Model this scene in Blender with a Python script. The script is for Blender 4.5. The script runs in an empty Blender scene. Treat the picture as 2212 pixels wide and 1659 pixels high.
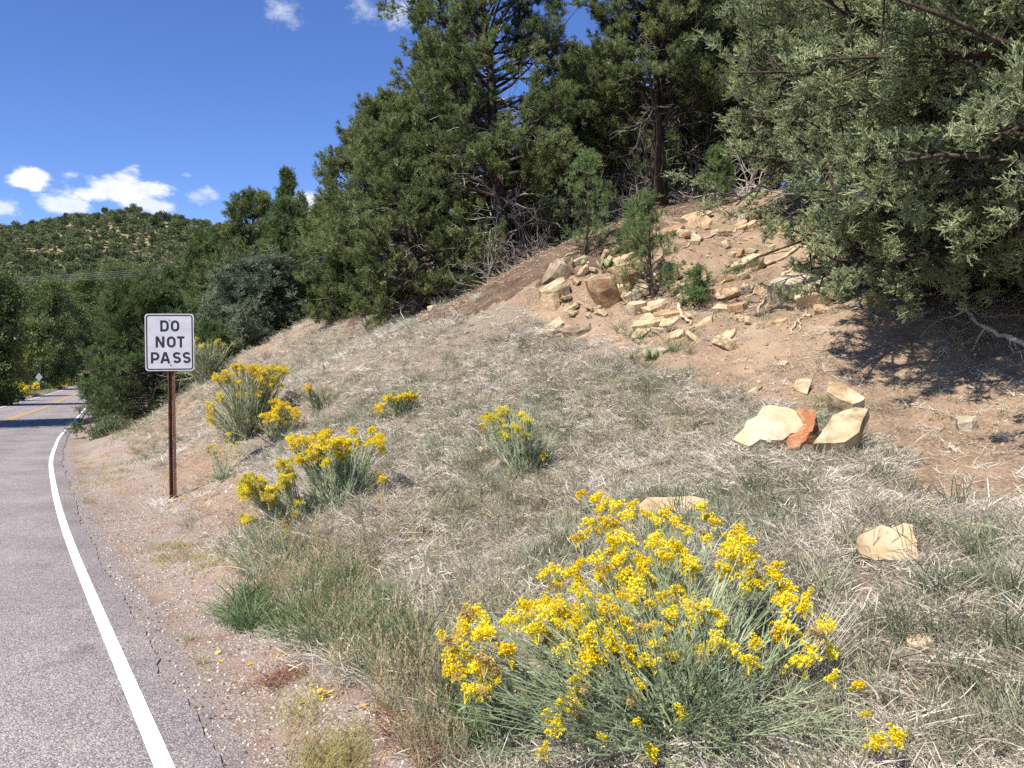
import bpy, math, random
import numpy as np
from mathutils import Vector, noise as mnoise
C = bpy.context
sc = C.scene
COL = sc.collection
rad = math.radians
# ------------------------------------------------------------------ camera, sky, sun, exposure
EYE, FPX, CU, HV = 1.6, 1853.0, 1106.0, 820.0       # lens in units of a 2212 px wide frame, horizon row
cam_d = bpy.data.cameras.new('camera'); cam = bpy.data.objects.new('camera', cam_d); COL.objects.link(cam)
cam_d.sensor_width = 36.0; cam_d.lens = 36.0 * FPX / 2212.0
cam_d.clip_start = 0.05; cam_d.clip_end = 6000
cam.location = (0, 0, EYE); cam.rotation_euler = (rad(90 - 0.30), 0, 0)
sc.camera = cam
SUN_AZ, SUN_EL = math.atan2(-0.60, -0.80), rad(49)     # sun behind the camera on its left
sd = Vector((math.sin(SUN_AZ) * math.cos(SUN_EL), math.cos(SUN_AZ) * math.cos(SUN_EL), math.sin(SUN_EL)))
sun_d = bpy.data.lights.new('sun', 'SUN'); sun = bpy.data.objects.new('sun', sun_d); COL.objects.link(sun)
sun_d.energy = 4.9; sun_d.angle = rad(0.53); sun_d.color = (1.0, 0.935, 0.83)
sun.rotation_euler = sd.to_track_quat('Z', 'Y').to_euler(); sun.location = (-20, 5, 30)
sc.view_settings.view_transform = 'Standard'; sc.view_settings.look = 'None'
sc.view_settings.exposure = 0.82; sc.view_settings.gamma = 1.0
try: sc.view_settings.use_curve_mapping = False
except Exception: pass
sc.cycles.max_bounces = 6; sc.cycles.diffuse_bounces = 3; sc.cycles.transmission_bounces = 3
sc.cycles.use_denoising = False
world = bpy.data.worlds.new('World'); sc.world = world; world.use_nodes = True
SKY_STRENGTH = 0.092

def build_world():
    nt = world.node_tree; nt.nodes.clear(); L = nt.links.new
    N = lambda t: nt.nodes.new(t)
    out = N('ShaderNodeOutputWorld'); bg = N('ShaderNodeBackground')
    sky = N('ShaderNodeTexSky'); sky.sky_type = 'NISHITA'; sky.sun_disc = False
    sky.sun_elevation = SUN_EL; sky.sun_rotation = SUN_AZ
    sky.altitude = 2300; sky.air_density = 1.0; sky.dust_density = 0.2; sky.ozone_density = 2.5
    hs = N('ShaderNodeHueSaturation'); hs.inputs['Hue'].default_value = 0.515
    hs.inputs['Saturation'].default_value = 1.2; hs.inputs['Value'].default_value = 1.2
    L(sky.outputs[0], hs.inputs['Color'])
    tc = N('ShaderNodeTexCoord')
    def ns(scale, detail, rough, loc):
        mp = N('ShaderNodeMapping'); mp.inputs['Location'].default_value = loc
        mp.inputs['Scale'].default_value = (1, 1, 1.6); L(tc.outputs['Generated'], mp.inputs[0])
        n = N('ShaderNodeTexNoise'); n.inputs['Scale'].default_value = scale
        n.inputs['Detail'].default_value = detail; n.inputs['Roughness'].default_value = rough
        L(mp.outputs[0], n.inputs['Vector']); return n.outputs[0]
    big = ns(22, 8, 0.62, (3, 1, 7)); wis = ns(34, 10, 0.75, (9, 2, 4))
    def M(op, a, b):
        m = N('ShaderNodeMath'); m.operation = op
        for i, q in enumerate((a, b)):
            if q is None: continue
            if isinstance(q, (int, float)): m.inputs[i].default_value = q
            else: L(q, m.inputs[i])
        return m.outputs[0]
    # each cloud: direction (as u, v of the frame), half width, half height, softness/opacity
    clouds = [(235, 402, 78, 30, 1, 0), (320, 408, 62, 22, 1, 0), (270, 388, 34, 26, 1, 0), (195, 415, 56, 20, 1, 0), (70, 386, 33, 19, 1, 0),
              (5, 446, 52, 26, .8, 0), (140, 443, 60, 16, .8, 0), (425, 424, 30, 20, .55, 0), (330, 446, 46, 16, .8, 0), (675, 440, 40, 32, 1, 0), (712, 450, 50, 40, 1, 0),
              (406, 379, 14, 8, .45, 0), (612, 22, 38, 30, .55, 1), (790, 24, 34, 30, .5, 1), (872, 22, 44, 40, .6, 1), (925, 5, 44, 22, .6, 1), (-500, 420, 160, 50, 1, 0),
              (-900, 300, 200, 60, 1, 0), (3600, 330, 260, 60, 1, 0), (2900, 420, 160, 40, 1, 0)]
    total = None
    for (u, v, w, h, op, wi) in clouds:
        d = Vector(((u - CU) / FPX, 1, (HV - v) / FPX)); k = 1 / d.length; d.normalize()
        s = N('ShaderNodeVectorMath'); s.operation = 'SUBTRACT'; L(tc.outputs['Generated'], s.inputs[0]); s.inputs[1].default_value = d
        m = N('ShaderNodeVectorMath'); m.operation = 'MULTIPLY'; L(s.outputs[0], m.inputs[0])
        m.inputs[1].default_value = (FPX / w / k, FPX / w / k, FPX / h / k)
        ln = N('ShaderNodeVectorMath'); ln.operation = 'LENGTH'; L(m.outputs[0], ln.inputs[0])
        e = M('SUBTRACT', 1.25, ln.outputs['Value'])
        e = M('ADD', e, M('MULTIPLY', M('SUBTRACT', wis if wi else big, 0.5), 4.4 if wi else 4.6))
        mr = N('ShaderNodeMapRange'); mr.interpolation_type = 'SMOOTHSTEP'; L(e, mr.inputs[0])
        mr.inputs[1].default_value = 0.0 if wi else 0.05; mr.inputs[2].default_value = 1.6 if wi else 0.95
        mr.inputs[3].default_value = 0; mr.inputs[4].default_value = op
        total = mr.outputs[0] if total is None else M('MAXIMUM', total, mr.outputs[0])
    sh = N('ShaderNodeMapRange'); L(big, sh.inputs[0]); sh.inputs[1].default_value = 0.35; sh.inputs[2].default_value = 0.62
    cr = N('ShaderNodeMix'); cr.data_type = 'RGBA'; L(sh.outputs[0], cr.inputs[0])
    cr.inputs[6].default_value = (4.6, 5.0, 6.0, 1); cr.inputs[7].default_value = (6.6, 6.7, 6.9, 1)
    mx = N('ShaderNodeMix'); mx.data_type = 'RGBA'; L(total, mx.inputs[0]); L(hs.outputs[0], mx.inputs[6]); L(cr.outputs[2], mx.inputs[7])
    L(mx.outputs[2], bg.inputs[0]); bg.inputs[1].default_value = SKY_STRENGTH; L(bg.outputs[0], out.inputs[0])
build_world()

# ------------------------------------------------------------------ numeric helpers
RNG = np.random.default_rng(7)
def _hash(ix, iy, seed):
    h = (ix.astype(np.int64) * 374761393 + iy.astype(np.int64) * 668265263 + seed * 1442695041) & 0x7fffffff
    h = ((h ^ (h >> 13)) * 1274126177) & 0x7fffffff
    return ((h ^ (h >> 16)) & 0xffff) / 65535.0
def vnoise(x, y, seed=0):
    x = np.asarray(x, float); y = np.asarray(y, float)
    ix = np.floor(x); iy = np.floor(y); fx = x - ix; fy = y - iy
    fx = fx * fx * fx * (fx * (fx * 6 - 15) + 10); fy = fy * fy * fy * (fy * (fy * 6 - 15) + 10)
    a = _hash(ix, iy, seed); b = _hash(ix + 1, iy, seed); c = _hash(ix, iy + 1, seed); d = _hash(ix + 1, iy + 1, seed)
    return (a + (b - a) * fx) * (1 - fy) + (c + (d - c) * fx) * fy
def fbm(x, y, o=4, seed=0, g=0.5):
    s = 0; a = 1; t = 0
    for i in range(o):
        s = s + a * (vnoise(x * 2 ** i + i * 17.3, y * 2 ** i - i * 9.1, seed + i) - 0.5); t += a; a *= g
    return s / t * 2
def sstep(x, a, b):
    t = np.clip((np.asarray(x, float) - a) / (b - a), 0, 1); return t * t * (3 - 2 * t)

# ------------------------------------------------------------------ terrain
LY = np.array([-400, -30, -5, 0, 3.6, 4.7, 5.9, 8.2, 11.3, 16.9, 25, 36.6, 61, 90, 120, 160, 220, 400, 2000.])
LX = np.array([200, 18.7, 3.68, .69, -1.47, -2.12, -2.84, -4.22, -6.0, -9.1, -13.2, -18.7, -30.3, -43.6, -57, -75.5, -103, -190, -900.])
_yy = np.linspace(-60, 420, 2401); _xx = np.interp(_yy, LY, LX)
for _ in range(3):
    k = np.hanning(25); k /= k.sum(); _p = np.pad(_xx, 12, mode='reflect', reflect_type='odd'); _xx = np.convolve(_p, k, 'valid')
def xl(y): return np.interp(y, _yy, _xx) + np.where(np.asarray(y) > 420, -(np.asarray(y) - 420) * .47, 0)
def cosr(y): s = (xl(np.asarray(y) + .5) - xl(np.asarray(y) - .5)); return 1 / np.sqrt(1 + s * s)
def rr(x, y): return (x - xl(y)) * cosr(y)           # metres right of the white edge line
def zr(y): return np.interp(y, [-50, 14, 25, 36.6, 61, 90, 120, 160, 220, 500], [0, 0, -.1, -.22, -.44, -.3, 0, .33, .35, 2])
CP = [(1000, 1659, 3.5), (1500, 1659, 3.2), (2212, 1659, 2.9), (1500, 1560, 3.42), (2212, 1400, 3.8), (1915, 1210, 5), (2212, 1100, 5.5),
      (2000, 1000, 6.8), (1660, 960, 7.2), (1150, 1090, 7.2), (740, 1130, 7.4), (1200, 1300, 5), (900, 1400, 4.6), (540, 950, 13), (400, 850, 20),
      (680, 690, 20), (850, 700, 17), (900, 850, 11.5), (1300, 850, 9.5), (1600, 780, 9.5), (1300, 720, 11.5), (1500, 650, 11.5), (1260, 560, 13),
      (1000, 640, 16), (1430, 450, 17), (1650, 430, 15.5), (1650, 560, 12.5), (1800, 700, 9.5), (2150, 720, 8.7), (1900, 850, 8.2), (2212, 900, 7.2),
      (375, 1080, 11.2), (300, 1042, 12.5), (230, 985, 16.5), (1950, 500, 12.5), (2212, 560, 11), (1500, 1250, 5.1), (1700, 1400, 4.0), (650, 1000, 10.2), (1100, 950, 9.0), (1500, 1000, 7.3), (620, 850, 14)]
pts = [((u - CU) / FPX * d, d, EYE - (v - HV) / FPX * d) for u, v, d in CP]
for y in [-20, -8, 0, 3, 6, 9, 12, 16, 20, 25, 32, 40, 50, 65, 85, 110, 150, 200]:
    c = float(cosr(y)); X = float(xl(y)); z0 = float(zr(y))
    for r in ([0.3, .75, 1.15] if y < 26 else [0.5, 3, 7, 14, 26, 45, 80]):
        pts.append((X + r / c, y, z0 + (0 if r < 1 else min(max(r - 1.35, 0), 9.5) * .5 + max(r - 10.5, 0) * .2) + (.02 if r < 1 else 0) + (.03 if r > 1 and r < 1.5 else 0)))
    if y <= 0:
        for r in [4, 10, 25, 60]: pts.append((X + r / c, y, .16 * (r - 1)))
for x, y, z in [(9, 3, 1.9), (9, 7, 3.0), (14, 6, 4.4), (14, 12, 5.5), (9, 16, 5.5), (5, 20, 5.6), (1, 24, 5.1), (-3, 28, 4.7), (10, 24, 6.6), (20, 12, 6.6), (25, 25, 8.5), (8, 35, 7.4), (-5, 40, 5.8), (45, 20, 11), (40, 50, 13), (10, 70, 10), (60, 5, 12), (30, 2, 6.5), (1.5, 1, .12), (5, 1, .75)]:
    pts.append((x, y, z))
P = np.array(pts)
def _phi(r2): return 0.5 * r2 * np.log(r2 + 1e-9)
_n = len(P); _K = _phi(((P[:, None, :2] - P[None, :, :2]) ** 2).sum(-1)) + np.eye(_n) * 0.06
_A = np.zeros((_n + 3, _n + 3)); _A[:_n, :_n] = _K; _A[:_n, _n] = 1; _A[:_n, _n + 1:] = P[:, :2]; _A[_n:, :_n] = _A[:_n, _n:].T
_W = np.linalg.solve(_A, np.concatenate([P[:, 2], np.zeros(3)]))
def tps(x, y):
    x = np.asarray(x, float); sh = x.shape; x = x.ravel(); y = np.asarray(y, float).ravel(); o = np.empty_like(x)
    for i in range(0, len(x), 40000):
        a = slice(i, i + 40000)
        o[a] = _phi((x[a, None] - P[None, :, 0]) ** 2 + (y[a, None] - P[None, :, 1]) ** 2) @ _W[:_n] + _W[_n] + _W[_n + 1] * x[a] + _W[_n + 2] * y[a]
    return o.reshape(sh)
def mountain(x, y):
    cx = np.interp(x, [-1500, -700, -420, -268, -233, -198, -160, -120, -100, -60, 100, 600], [26, 44, 62, 78.5, 84.5, 88.5, 81, 78, 78, 82, 92, 70])
    # the crest runs at 450 m, the foot near 190 m
    t = np.clip((y - 185) / 265., 0, 1); p = t ** 1.12
    back = np.where(y > 450, np.clip(1 - (y - 450) / 600., 0, 1), 1)
    return cx * p * back * (1 + .10 * fbm(x / 60., y / 60., 4, 31) * (1 - t * .8)) + 0
def ground_z(x, y):
    x = np.asarray(x, float); y = np.asarray(y, float)
    r = rr(x, y); z0 = zr(y)
    xx = np.clip(x, -80, 80); yc = np.clip(y, -15, 170)
    h = tps(xx, yc)
    far = np.clip(r, 0, 200) * .2 + z0
    dist = np.maximum(np.maximum(np.abs(x) - 60, 0), np.maximum(y - 130, 0)) + np.maximum(-10 - y, 0)
    w = sstep(dist, 0, 40)
    h = h * (1 - w) + np.where(y > 60, far, .16 * np.clip(r, 0, 90)) * w
    amp = .05 * sstep(r, .6, 3) + .012 * sstep(r, .35, 1)
    h = h + amp * fbm(x * .9, y * .9, 4, 3) * 1.6 + amp * .85 * fbm(x * 4, y * 4, 4, 8, .66)
    # the pebbly edge and the ditch
    wr = sstep(r, .28, 1.0)
    left = z0 - .35 * sstep(-r, 6.6, 9.5) - .02 * np.clip(-r - 9, 0, 60) + .25 * fbm(x * .2, y * .2, 3, 5) * sstep(-r, 6.5, 12)
    sink = (.012 + .30 * sstep(y, 22, 60)) * sstep(-r, -.3, .1) * (1 - sstep(-r, 6.0, 6.6))
    base = np.where(r > -3, z0 - .012 * sstep(r, .1, .5) * 2, left) - sink
    h = base * (1 - wr) + h * wr
    m = mountain(x, y)
    wm = sstep(y, 185, 215)
    return np.where(y > 185, np.maximum(h * (1 - wm), 0) * 1.0 + np.where(y > 185, m, 0) + 0 * h, h)
def gz(x, y): return float(ground_z(np.array([x]), np.array([y]))[0])
def G(u, v, dmax=60):
    """the point of the ground seen at (u, v) of the 2212-wide frame"""
    d = np.concatenate([np.linspace(2.2, 25, 1200), np.linspace(25.05, dmax, 700)])
    x = (u - CU) / FPX * d; z = EYE - (v - HV) / FPX * d
    g = ground_z(x, d); k = np.nonzero(g >= z)[0]
    k = k[0] if len(k) else len(d) - 1
    return Vector((x[k], d[k], g[k]))
def at(u, v, d): return Vector(((u - CU) / FPX * d, d, EYE - (v - HV) / FPX * d))
def on(u, d):
    x = (u - CU) / FPX * d; return Vector((x, d, gz(x, d)))
def uv(x, y, z): return CU + x / y * FPX, HV + (EYE - z) / y * FPX
def inpoly(u, v, poly):
    poly = np.array(poly, float); c = np.zeros(np.shape(u), bool); j = len(poly) - 1
    for i in range(len(poly)):
        xi, yi = poly[i]; xj, yj = poly[j]
        if yi != yj: c ^= ((yi > v) != (yj > v)) & (u < (xj - xi) * (v - yi) / (yj - yi) + xi)
        j = i
    return c

# ------------------------------------------------------------------ mesh helpers
class Buf:
    def __init__(s): s.v = []; s.q = []; s.t = []; s.n = 0
    def add(s, v, q=None, t=None):
        v = np.asarray(v, float).reshape(-1, 3); s.v.append(v)
        if q is not None and len(q): s.q.append(np.asarray(q, int).reshape(-1, 4) + s.n)
        if t is not None and len(t): s.t.append(np.asarray(t, int).reshape(-1, 3) + s.n)
        s.n += len(v)
    def tube(s, p, r, k=5, cap=True):
        p = np.asarray(p, float); n = len(p); r = np.broadcast_to(np.asarray(r, float), (n,))
        t = np.gradient(p, axis=0); t /= np.linalg.norm(t, axis=1)[:, None] + 1e-9
        a = np.where(np.abs(t[:, 2:3]) > .9, np.array([[1., 0, 0]]), np.array([[0, 0, 1.]]))
        a = np.broadcast_to(a[:1], t.shape) if n < 3 else np.broadcast_to(a[n // 2:n // 2 + 1], t.shape)
        b = np.cross(t, a); b /= np.linalg.norm(b, axis=1)[:, None] + 1e-9; c = np.cross(t, b)
        th = np.arange(k) * 2 * np.pi / k
        v = p[:, None] + r[:, None, None] * (np.cos(th)[None, :, None] * b[:, None] + np.sin(th)[None, :, None] * c[:, None])
        i = np.arange(n - 1)[:, None] * k; j = np.arange(k)[None]; j2 = (j + 1) % k
        q = np.stack([i + j, i + j2, i + k + j2, i + k + j], -1).reshape(-1, 4)
        tt = [(0, e + 1, e) for e in range(1, k - 1)] + [((n - 1) * k, (n - 1) * k + e, (n - 1) * k + e + 1) for e in range(1, k - 1)]
        s.add(v.reshape(-1, 3), q, tt if cap and k > 2 else None)
    def box(s, lo, hi):
        x0, y0, z0 = lo; x1, y1, z1 = hi
        s.add([(x0, y0, z0), (x1, y0, z0), (x1, y1, z0), (x0, y1, z0), (x0, y0, z1), (x1, y0, z1), (x1, y1, z1), (x0, y1, z1)],
              [(0, 3, 2, 1), (4, 5, 6, 7), (0, 1, 5, 4), (1, 2, 6, 5), (2, 3, 7, 6), (3, 0, 4, 7)])
    def blades(s, root, dirs, length, width, bend, segs=2, rng=RNG):
        """many curved ribbons at once; bend is a vector added quadratically"""
        root = np.asarray(root, float); n = len(root); dirs = dirs / (np.linalg.norm(dirs, axis=1)[:, None] + 1e-9)
        side = np.cross(dirs, rng.normal(size=(n, 3))); side /= np.linalg.norm(side, axis=1)[:, None] + 1e-9
        L = np.broadcast_to(length, (n,)); Wd = np.broadcast_to(width, (n,))
        rows = []
        for i in range(segs):
            t = i / segs; c = root + dirs * (L * t)[:, None] + bend * (L * t * t)[:, None]
            w = (Wd * (1 - .25 * t) * .5)[:, None]; rows += [c - side * w, c + side * w]
        rows.append(root + dirs * L[:, None] + bend * L[:, None])
        m = 2 * segs + 1; V = np.stack(rows, 1).reshape(-1, 3); o = (np.arange(n) * m)[:, None]
        q = [o + np.array([[2 * i, 2 * i + 1, 2 * i + 3, 2 * i + 2]]) for i in range(segs - 1)]
        t = o + np.array([[2 * segs - 2, 2 * segs - 1, 2 * segs]])
        s.add(V, np.concatenate(q) if q else None, t)
    def mesh(s, name, mat=None, smooth=False):
        me = bpy.data.meshes.new(name)
        V = np.concatenate(s.v) if s.v else np.zeros((0, 3))
        q = np.concatenate(s.q) if s.q else np.zeros((0, 4), int); t = np.concatenate(s.t) if s.t else np.zeros((0, 3), int)
        me.vertices.add(len(V)); me.vertices.foreach_set('co', V.ravel())
        nl = q.size + t.size; me.loops.add(nl); me.loops.foreach_set('vertex_index', np.concatenate([q.ravel(), t.ravel()]).astype(np.int32))
        npoly = len(q) + len(t); me.polygons.add(npoly)
        st = np.concatenate([np.arange(len(q)) * 4, q.size + np.arange(len(t)) * 3]).astype(np.int32)
        me.polygons.foreach_set('loop_start', st)
        me.update(calc_edges=True)
        me.polygons.foreach_set('use_smooth', np.full(npoly, bool(smooth)))
        if mat: me.materials.append(mat)
        return me
def link(name, data, parent=None, loc=None, rot=None, scale=None, kind=None, label=None):
    o = bpy.data.objects.new(name, data); COL.objects.link(o)
    if parent: o.parent = parent
    if loc is not None: o.location = loc
    if rot is not None: o.rotation_euler = rot
    if scale is not None: o.scale = (scale,) * 3 if isinstance(scale, (int, float)) else scale
    if kind: o['kind'] = kind
    if label: o['label'] = label
    return o
def tag(o, label, cat, group=None, kind=None):
    o['label'] = label; o['category'] = cat
    if group: o['group'] = group
    if kind: o['kind'] = kind
    return o
def thing(name, loc, label, cat, group=None, rot=(0, 0, 0)):
    return tag(link(name, None, loc=loc, rot=rot), label, cat, group)

# ------------------------------------------------------------------ materials
def mat(name, cols, scale=8, rough=.8, bump=0, bscale=None, detail=4, rand=0, trans=0, coord='Object', metallic=0, stretch=None, spec=.3, big=None, pos=(.3, .7)):
    m = bpy.data.materials.new(name); m.use_nodes = True; nt = m.node_tree; L = nt.links.new; N = nt.nodes.new
    b = nt.nodes['Principled BSDF']; out = nt.nodes['Material Output']
    b.inputs['Roughness'].default_value = rough; b.inputs['Metallic'].default_value = metallic
    b.inputs['Specular IOR Level'].default_value = spec
    tc = N('ShaderNodeTexCoord'); geo = N('ShaderNodeNewGeometry')
    vec = tc.outputs['Object'] if coord == 'Object' else geo.outputs['Position']
    if stretch:
        mp = N('ShaderNodeMapping'); mp.inputs['Scale'].default_value = stretch; L(vec, mp.inputs[0]); vec = mp.outputs[0]
    n = N('ShaderNodeTexNoise'); n.inputs['Scale'].default_value = scale; n.inputs['Detail'].default_value = detail; n.inputs['Roughness'].default_value = .6
    L(vec, n.inputs['Vector'])
    cr = N('ShaderNodeValToRGB'); e = cr.color_ramp.elements
    while len(e) > 1: e.remove(e[-1])
    for i, c in enumerate(cols):
        p = pos[0] + (pos[1] - pos[0]) * i / max(1, len(cols) - 1)
        el = e[0] if i == 0 else e.new(p)
        el.position = p; el.color = (*c, 1)
    fac = n.outputs[0]
    if rand:
        oi = N('ShaderNodeObjectInfo'); ma = N('ShaderNodeMath'); ma.operation = 'MULTIPLY_ADD'
        L(oi.outputs['Random'], ma.inputs[0]); ma.inputs[1].default_value = rand; ma.inputs[2].default_value = -rand / 2
        ad = N('ShaderNodeMath'); ad.operation = 'ADD'; L(fac, ad.inputs[0]); L(ma.outputs[0], ad.inputs[1]); fac = ad.outputs[0]
    L(fac, cr.inputs[0]); col = cr.outputs[0]
    if big:      # a second, large pattern in world space that darkens or tints: (scale, colour multiplier)
        n2 = N('ShaderNodeTexNoise'); n2.inputs['Scale'].default_value = big[0]; n2.inputs['Detail'].default_value = 3; L(geo.outputs['Position'], n2.inputs['Vector'])
        r2 = N('ShaderNodeMapRange'); L(n2.outputs[0], r2.inputs[0]); r2.inputs[1].default_value = .4; r2.inputs[2].default_value = .62
        mx = N('ShaderNodeMix'); mx.data_type = 'RGBA'; mx.blend_type = 'MULTIPLY'; L(r2.outputs[0], mx.inputs[0]); L(col, mx.inputs[6]); mx.inputs[7].default_value = (*big[1], 1)
        col = mx.outputs[2]
    L(col, b.inputs['Base Color'])
    if bump:
        nb = N('ShaderNodeTexNoise'); nb.inputs['Scale'].default_value = bscale or scale * 4; nb.inputs['Detail'].default_value = 6; L(vec, nb.inputs['Vector'])
        bp = N('ShaderNodeBump'); bp.inputs['Strength'].default_value = bump; bp.inputs['Distance'].default_value = .02; L(nb.outputs[0], bp.inputs['Height']); L(bp.outputs[0], b.inputs['Normal'])
    if trans:
        tr = N('ShaderNodeBsdfTranslucent'); L(col, tr.inputs[0]); ms = N('ShaderNodeMixShader'); ms.inputs[0].default_value = trans
        L(b.outputs[0], ms.inputs[1]); L(tr.outputs[0], ms.inputs[2]); L(ms.outputs[0], out.inputs[0])
    return m
M = {}
M['pine'] = mat('pinyon needles', [(.07, .095, .03), (.13, .17, .055), (.21, .25, .09)], 1.3, .55, rand=.35, trans=.2, coord='W', spec=.4)
M['pine_far'] = mat('pinyon needles far', [(.055, .09, .03), (.105, .155, .05), (.165, .215, .08)], .8, .6, rand=.35, trans=.2, coord='W')
M['pine_young'] = mat('sapling needles', [(.08, .13, .04), (.14, .21, .07), (.21, .28, .11)], 2, .55, rand=.3, trans=.25, coord='W')
M['juniper'] = mat('juniper scales', [(.14, .17, .08), (.27, .315, .16), (.40, .445, .25)], 1.2, .6, rand=.4, trans=.2, coord='W')
M['juniper_blue'] = mat('blue juniper scales', [(.08, .11, .065), (.145, .185, .115), (.21, .26, .17)], .8, .6, rand=.4, trans=.2, coord='W')
M['leaf'] = mat('cottonwood leaves', [(.065, .10, .032), (.12, .165, .055), (.21, .245, .085)], .35, .5, rand=.4, trans=.35, coord='W')
M['leaf_yellow'] = mat('autumn leaves', [(.14, .18, .03), (.30, .30, .05), (.45, .36, .04)], .5, .5, rand=.4, trans=.35, coord='W')
M['hill_tree'] = mat('hillside pinyon crown', [(.065, .085, .035), (.11, .135, .058), (.155, .18, .08)], .12, .8, rand=.75, coord='W')
M['bark'] = mat('dark bark', [(.018, .014, .011), (.05, .038, .03), (.10, .08, .065)], 14, .95, .8, 40, stretch=(1, 1, .25))
M['dead'] = mat('weathered dead wood', [(.09, .076, .066), (.205, .18, .155), (.40, .365, .33)], 6, .9, .3, rand=.4, coord='W')
M['dead_pale'] = mat('pale bleached wood', [(.22, .18, .14), (.42, .36, .28), (.6, .53, .43)], 8, .9, .3, coord='W')
M['root'] = mat('exposed roots', [(.26, .19, .12), (.46, .35, .23), (.62, .51, .37)], 9, .9, .3, coord='W')
M['dry'] = mat('bleached dry grass', [(.43, .385, .32), (.63, .575, .495), (.83, .78, .70)], 1.6, .75, rand=.55, trans=.3, coord='W', big=(.9, (.72, .68, .62)))
M['thatch'] = mat('grey thatch', [(.29, .255, .20), (.50, .455, .375), (.67, .62, .53)], 2.2, .85, rand=.5, trans=.2, coord='W')
M['olive'] = mat('olive grass', [(.12, .135, .075), (.235, .25, .15), (.40, .40, .28)], 1.8, .7, rand=.5, trans=.3, coord='W')
M['tan'] = mat('tan seeding grass', [(.30, .23, .13), (.46, .37, .22), (.60, .51, .34)], 3, .7, rand=.5, trans=.3, coord='W')
M['green'] = mat('green grass', [(.10, .155, .06), (.165, .235, .10), (.27, .33, .17)], 3, .6, rand=.4, trans=.35, coord='W')
M['yellowgrass'] = mat('yellowing weeds', [(.22, .20, .07), (.36, .31, .11), (.5, .42, .17)], 5, .7, rand=.4, trans=.3, coord='W')
M['redweed'] = mat('reddish weeds', [(.22, .10, .06), (.38, .19, .12), (.48, .3, .2)], 5, .7, rand=.4, trans=.3, coord='W')
M['stem'] = mat('rabbitbrush stems', [(.17, .21, .11), (.32, .37, .22), (.52, .55, .37)], 6, .7, rand=.2, trans=.15, coord='W')
M['stem_far'] = mat('rabbitbrush stems pale', [(.15, .17, .09), (.26, .28, .16), (.36, .37, .24)], 4, .7, trans=.15, coord='W')
M['flower'] = mat('rabbitbrush flowers', [(.74, .56, .01), (.86, .71, .025), (.90, .80, .09)], 30, .6, rand=.35, trans=.3)
M['flower_pale'] = mat('lemon rabbitbrush flowers', [(.50, .46, .05), (.68, .60, .07), (.80, .68, .12)], 30, .6, rand=.35, trans=.3)
M['flower_orange'] = mat('deep yellow rabbitbrush flowers', [(.70, .48, .01), (.82, .60, .015), (.88, .70, .05)], 30, .6, rand=.35, trans=.3)
M['sand'] = mat('sandstone', [(.24, .175, .105), (.43, .345, .225), (.50, .425, .30), (.37, .305, .22)], 5.5, .9, .9, 16, rand=.25, pos=(.28, .72), detail=9, big=(3.2, (.90, .83, .73)))
M['sand_warm'] = mat('warm sandstone', [(.27, .165, .09), (.42, .29, .175), (.52, .40, .265)], 5, .9, .6, 24, rand=.35)
M['sand_grey'] = mat('grey sandstone', [(.20, .15, .10), (.34, .275, .20), (.47, .40, .30)], 5, .9, .6, 24, rand=.3)
M['orange'] = mat('rust stained sandstone', [(.30, .22, .17), (.30, .13, .06), (.29, .10, .04), (.36, .20, .11), (.22, .12, .09)], 7, .9, .7, 30, pos=(.3, .68))
M['red_rock'] = mat('dark red rock', [(.15, .06, .045), (.26, .12, .09)], 6, .9, .5, 30)
M['pebble'] = mat('pebbles', [(.16, .11, .09), (.33, .27, .24), (.50, .45, .42)], 2, .85, rand=1.0)
M['flower_brown'] = mat('faded rabbitbrush flowers', [(.30, .19, .06), (.48, .34, .12), (.60, .48, .2)], 30, .7, rand=.35, trans=.2)
M['fallen'] = mat('fallen yellow leaf', [(.60, .38, .05), (.78, .56, .12)], 20, .6, rand=.5, trans=.2)
M['cactus'] = mat('prickly pear', [(.16, .19, .09), (.27, .29, .16)], 10, .6)
M['rust'] = mat('rusted steel', [(.035, .017, .012), (.09, .04, .026), (.16, .075, .045)], 16, .75, .2, spec=.4)
M['signwhite'] = mat('sign sheeting', [(.35, .35, .39), (.40, .40, .445), (.44, .44, .485)], 9, .5, spec=.3)
M['signblack'] = mat('sign black', [(.012, .012, .02), (.02, .02, .03)], 20, .45)
M['steel'] = mat('galvanised steel', [(.25, .26, .28), (.38, .39, .41)], 10, .4, metallic=.6)
M['signgrey'] = mat('bare aluminium back', [(.15, .16, .18), (.20, .21, .235)], 5, .5)
M['paper'] = mat('white plastic scrap', [(.7, .74, .78), (.8, .84, .86)], 8, .5)
M['cable'] = mat('cable', [(.28, .28, .28), (.36, .36, .36)], 8, .6)

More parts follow.
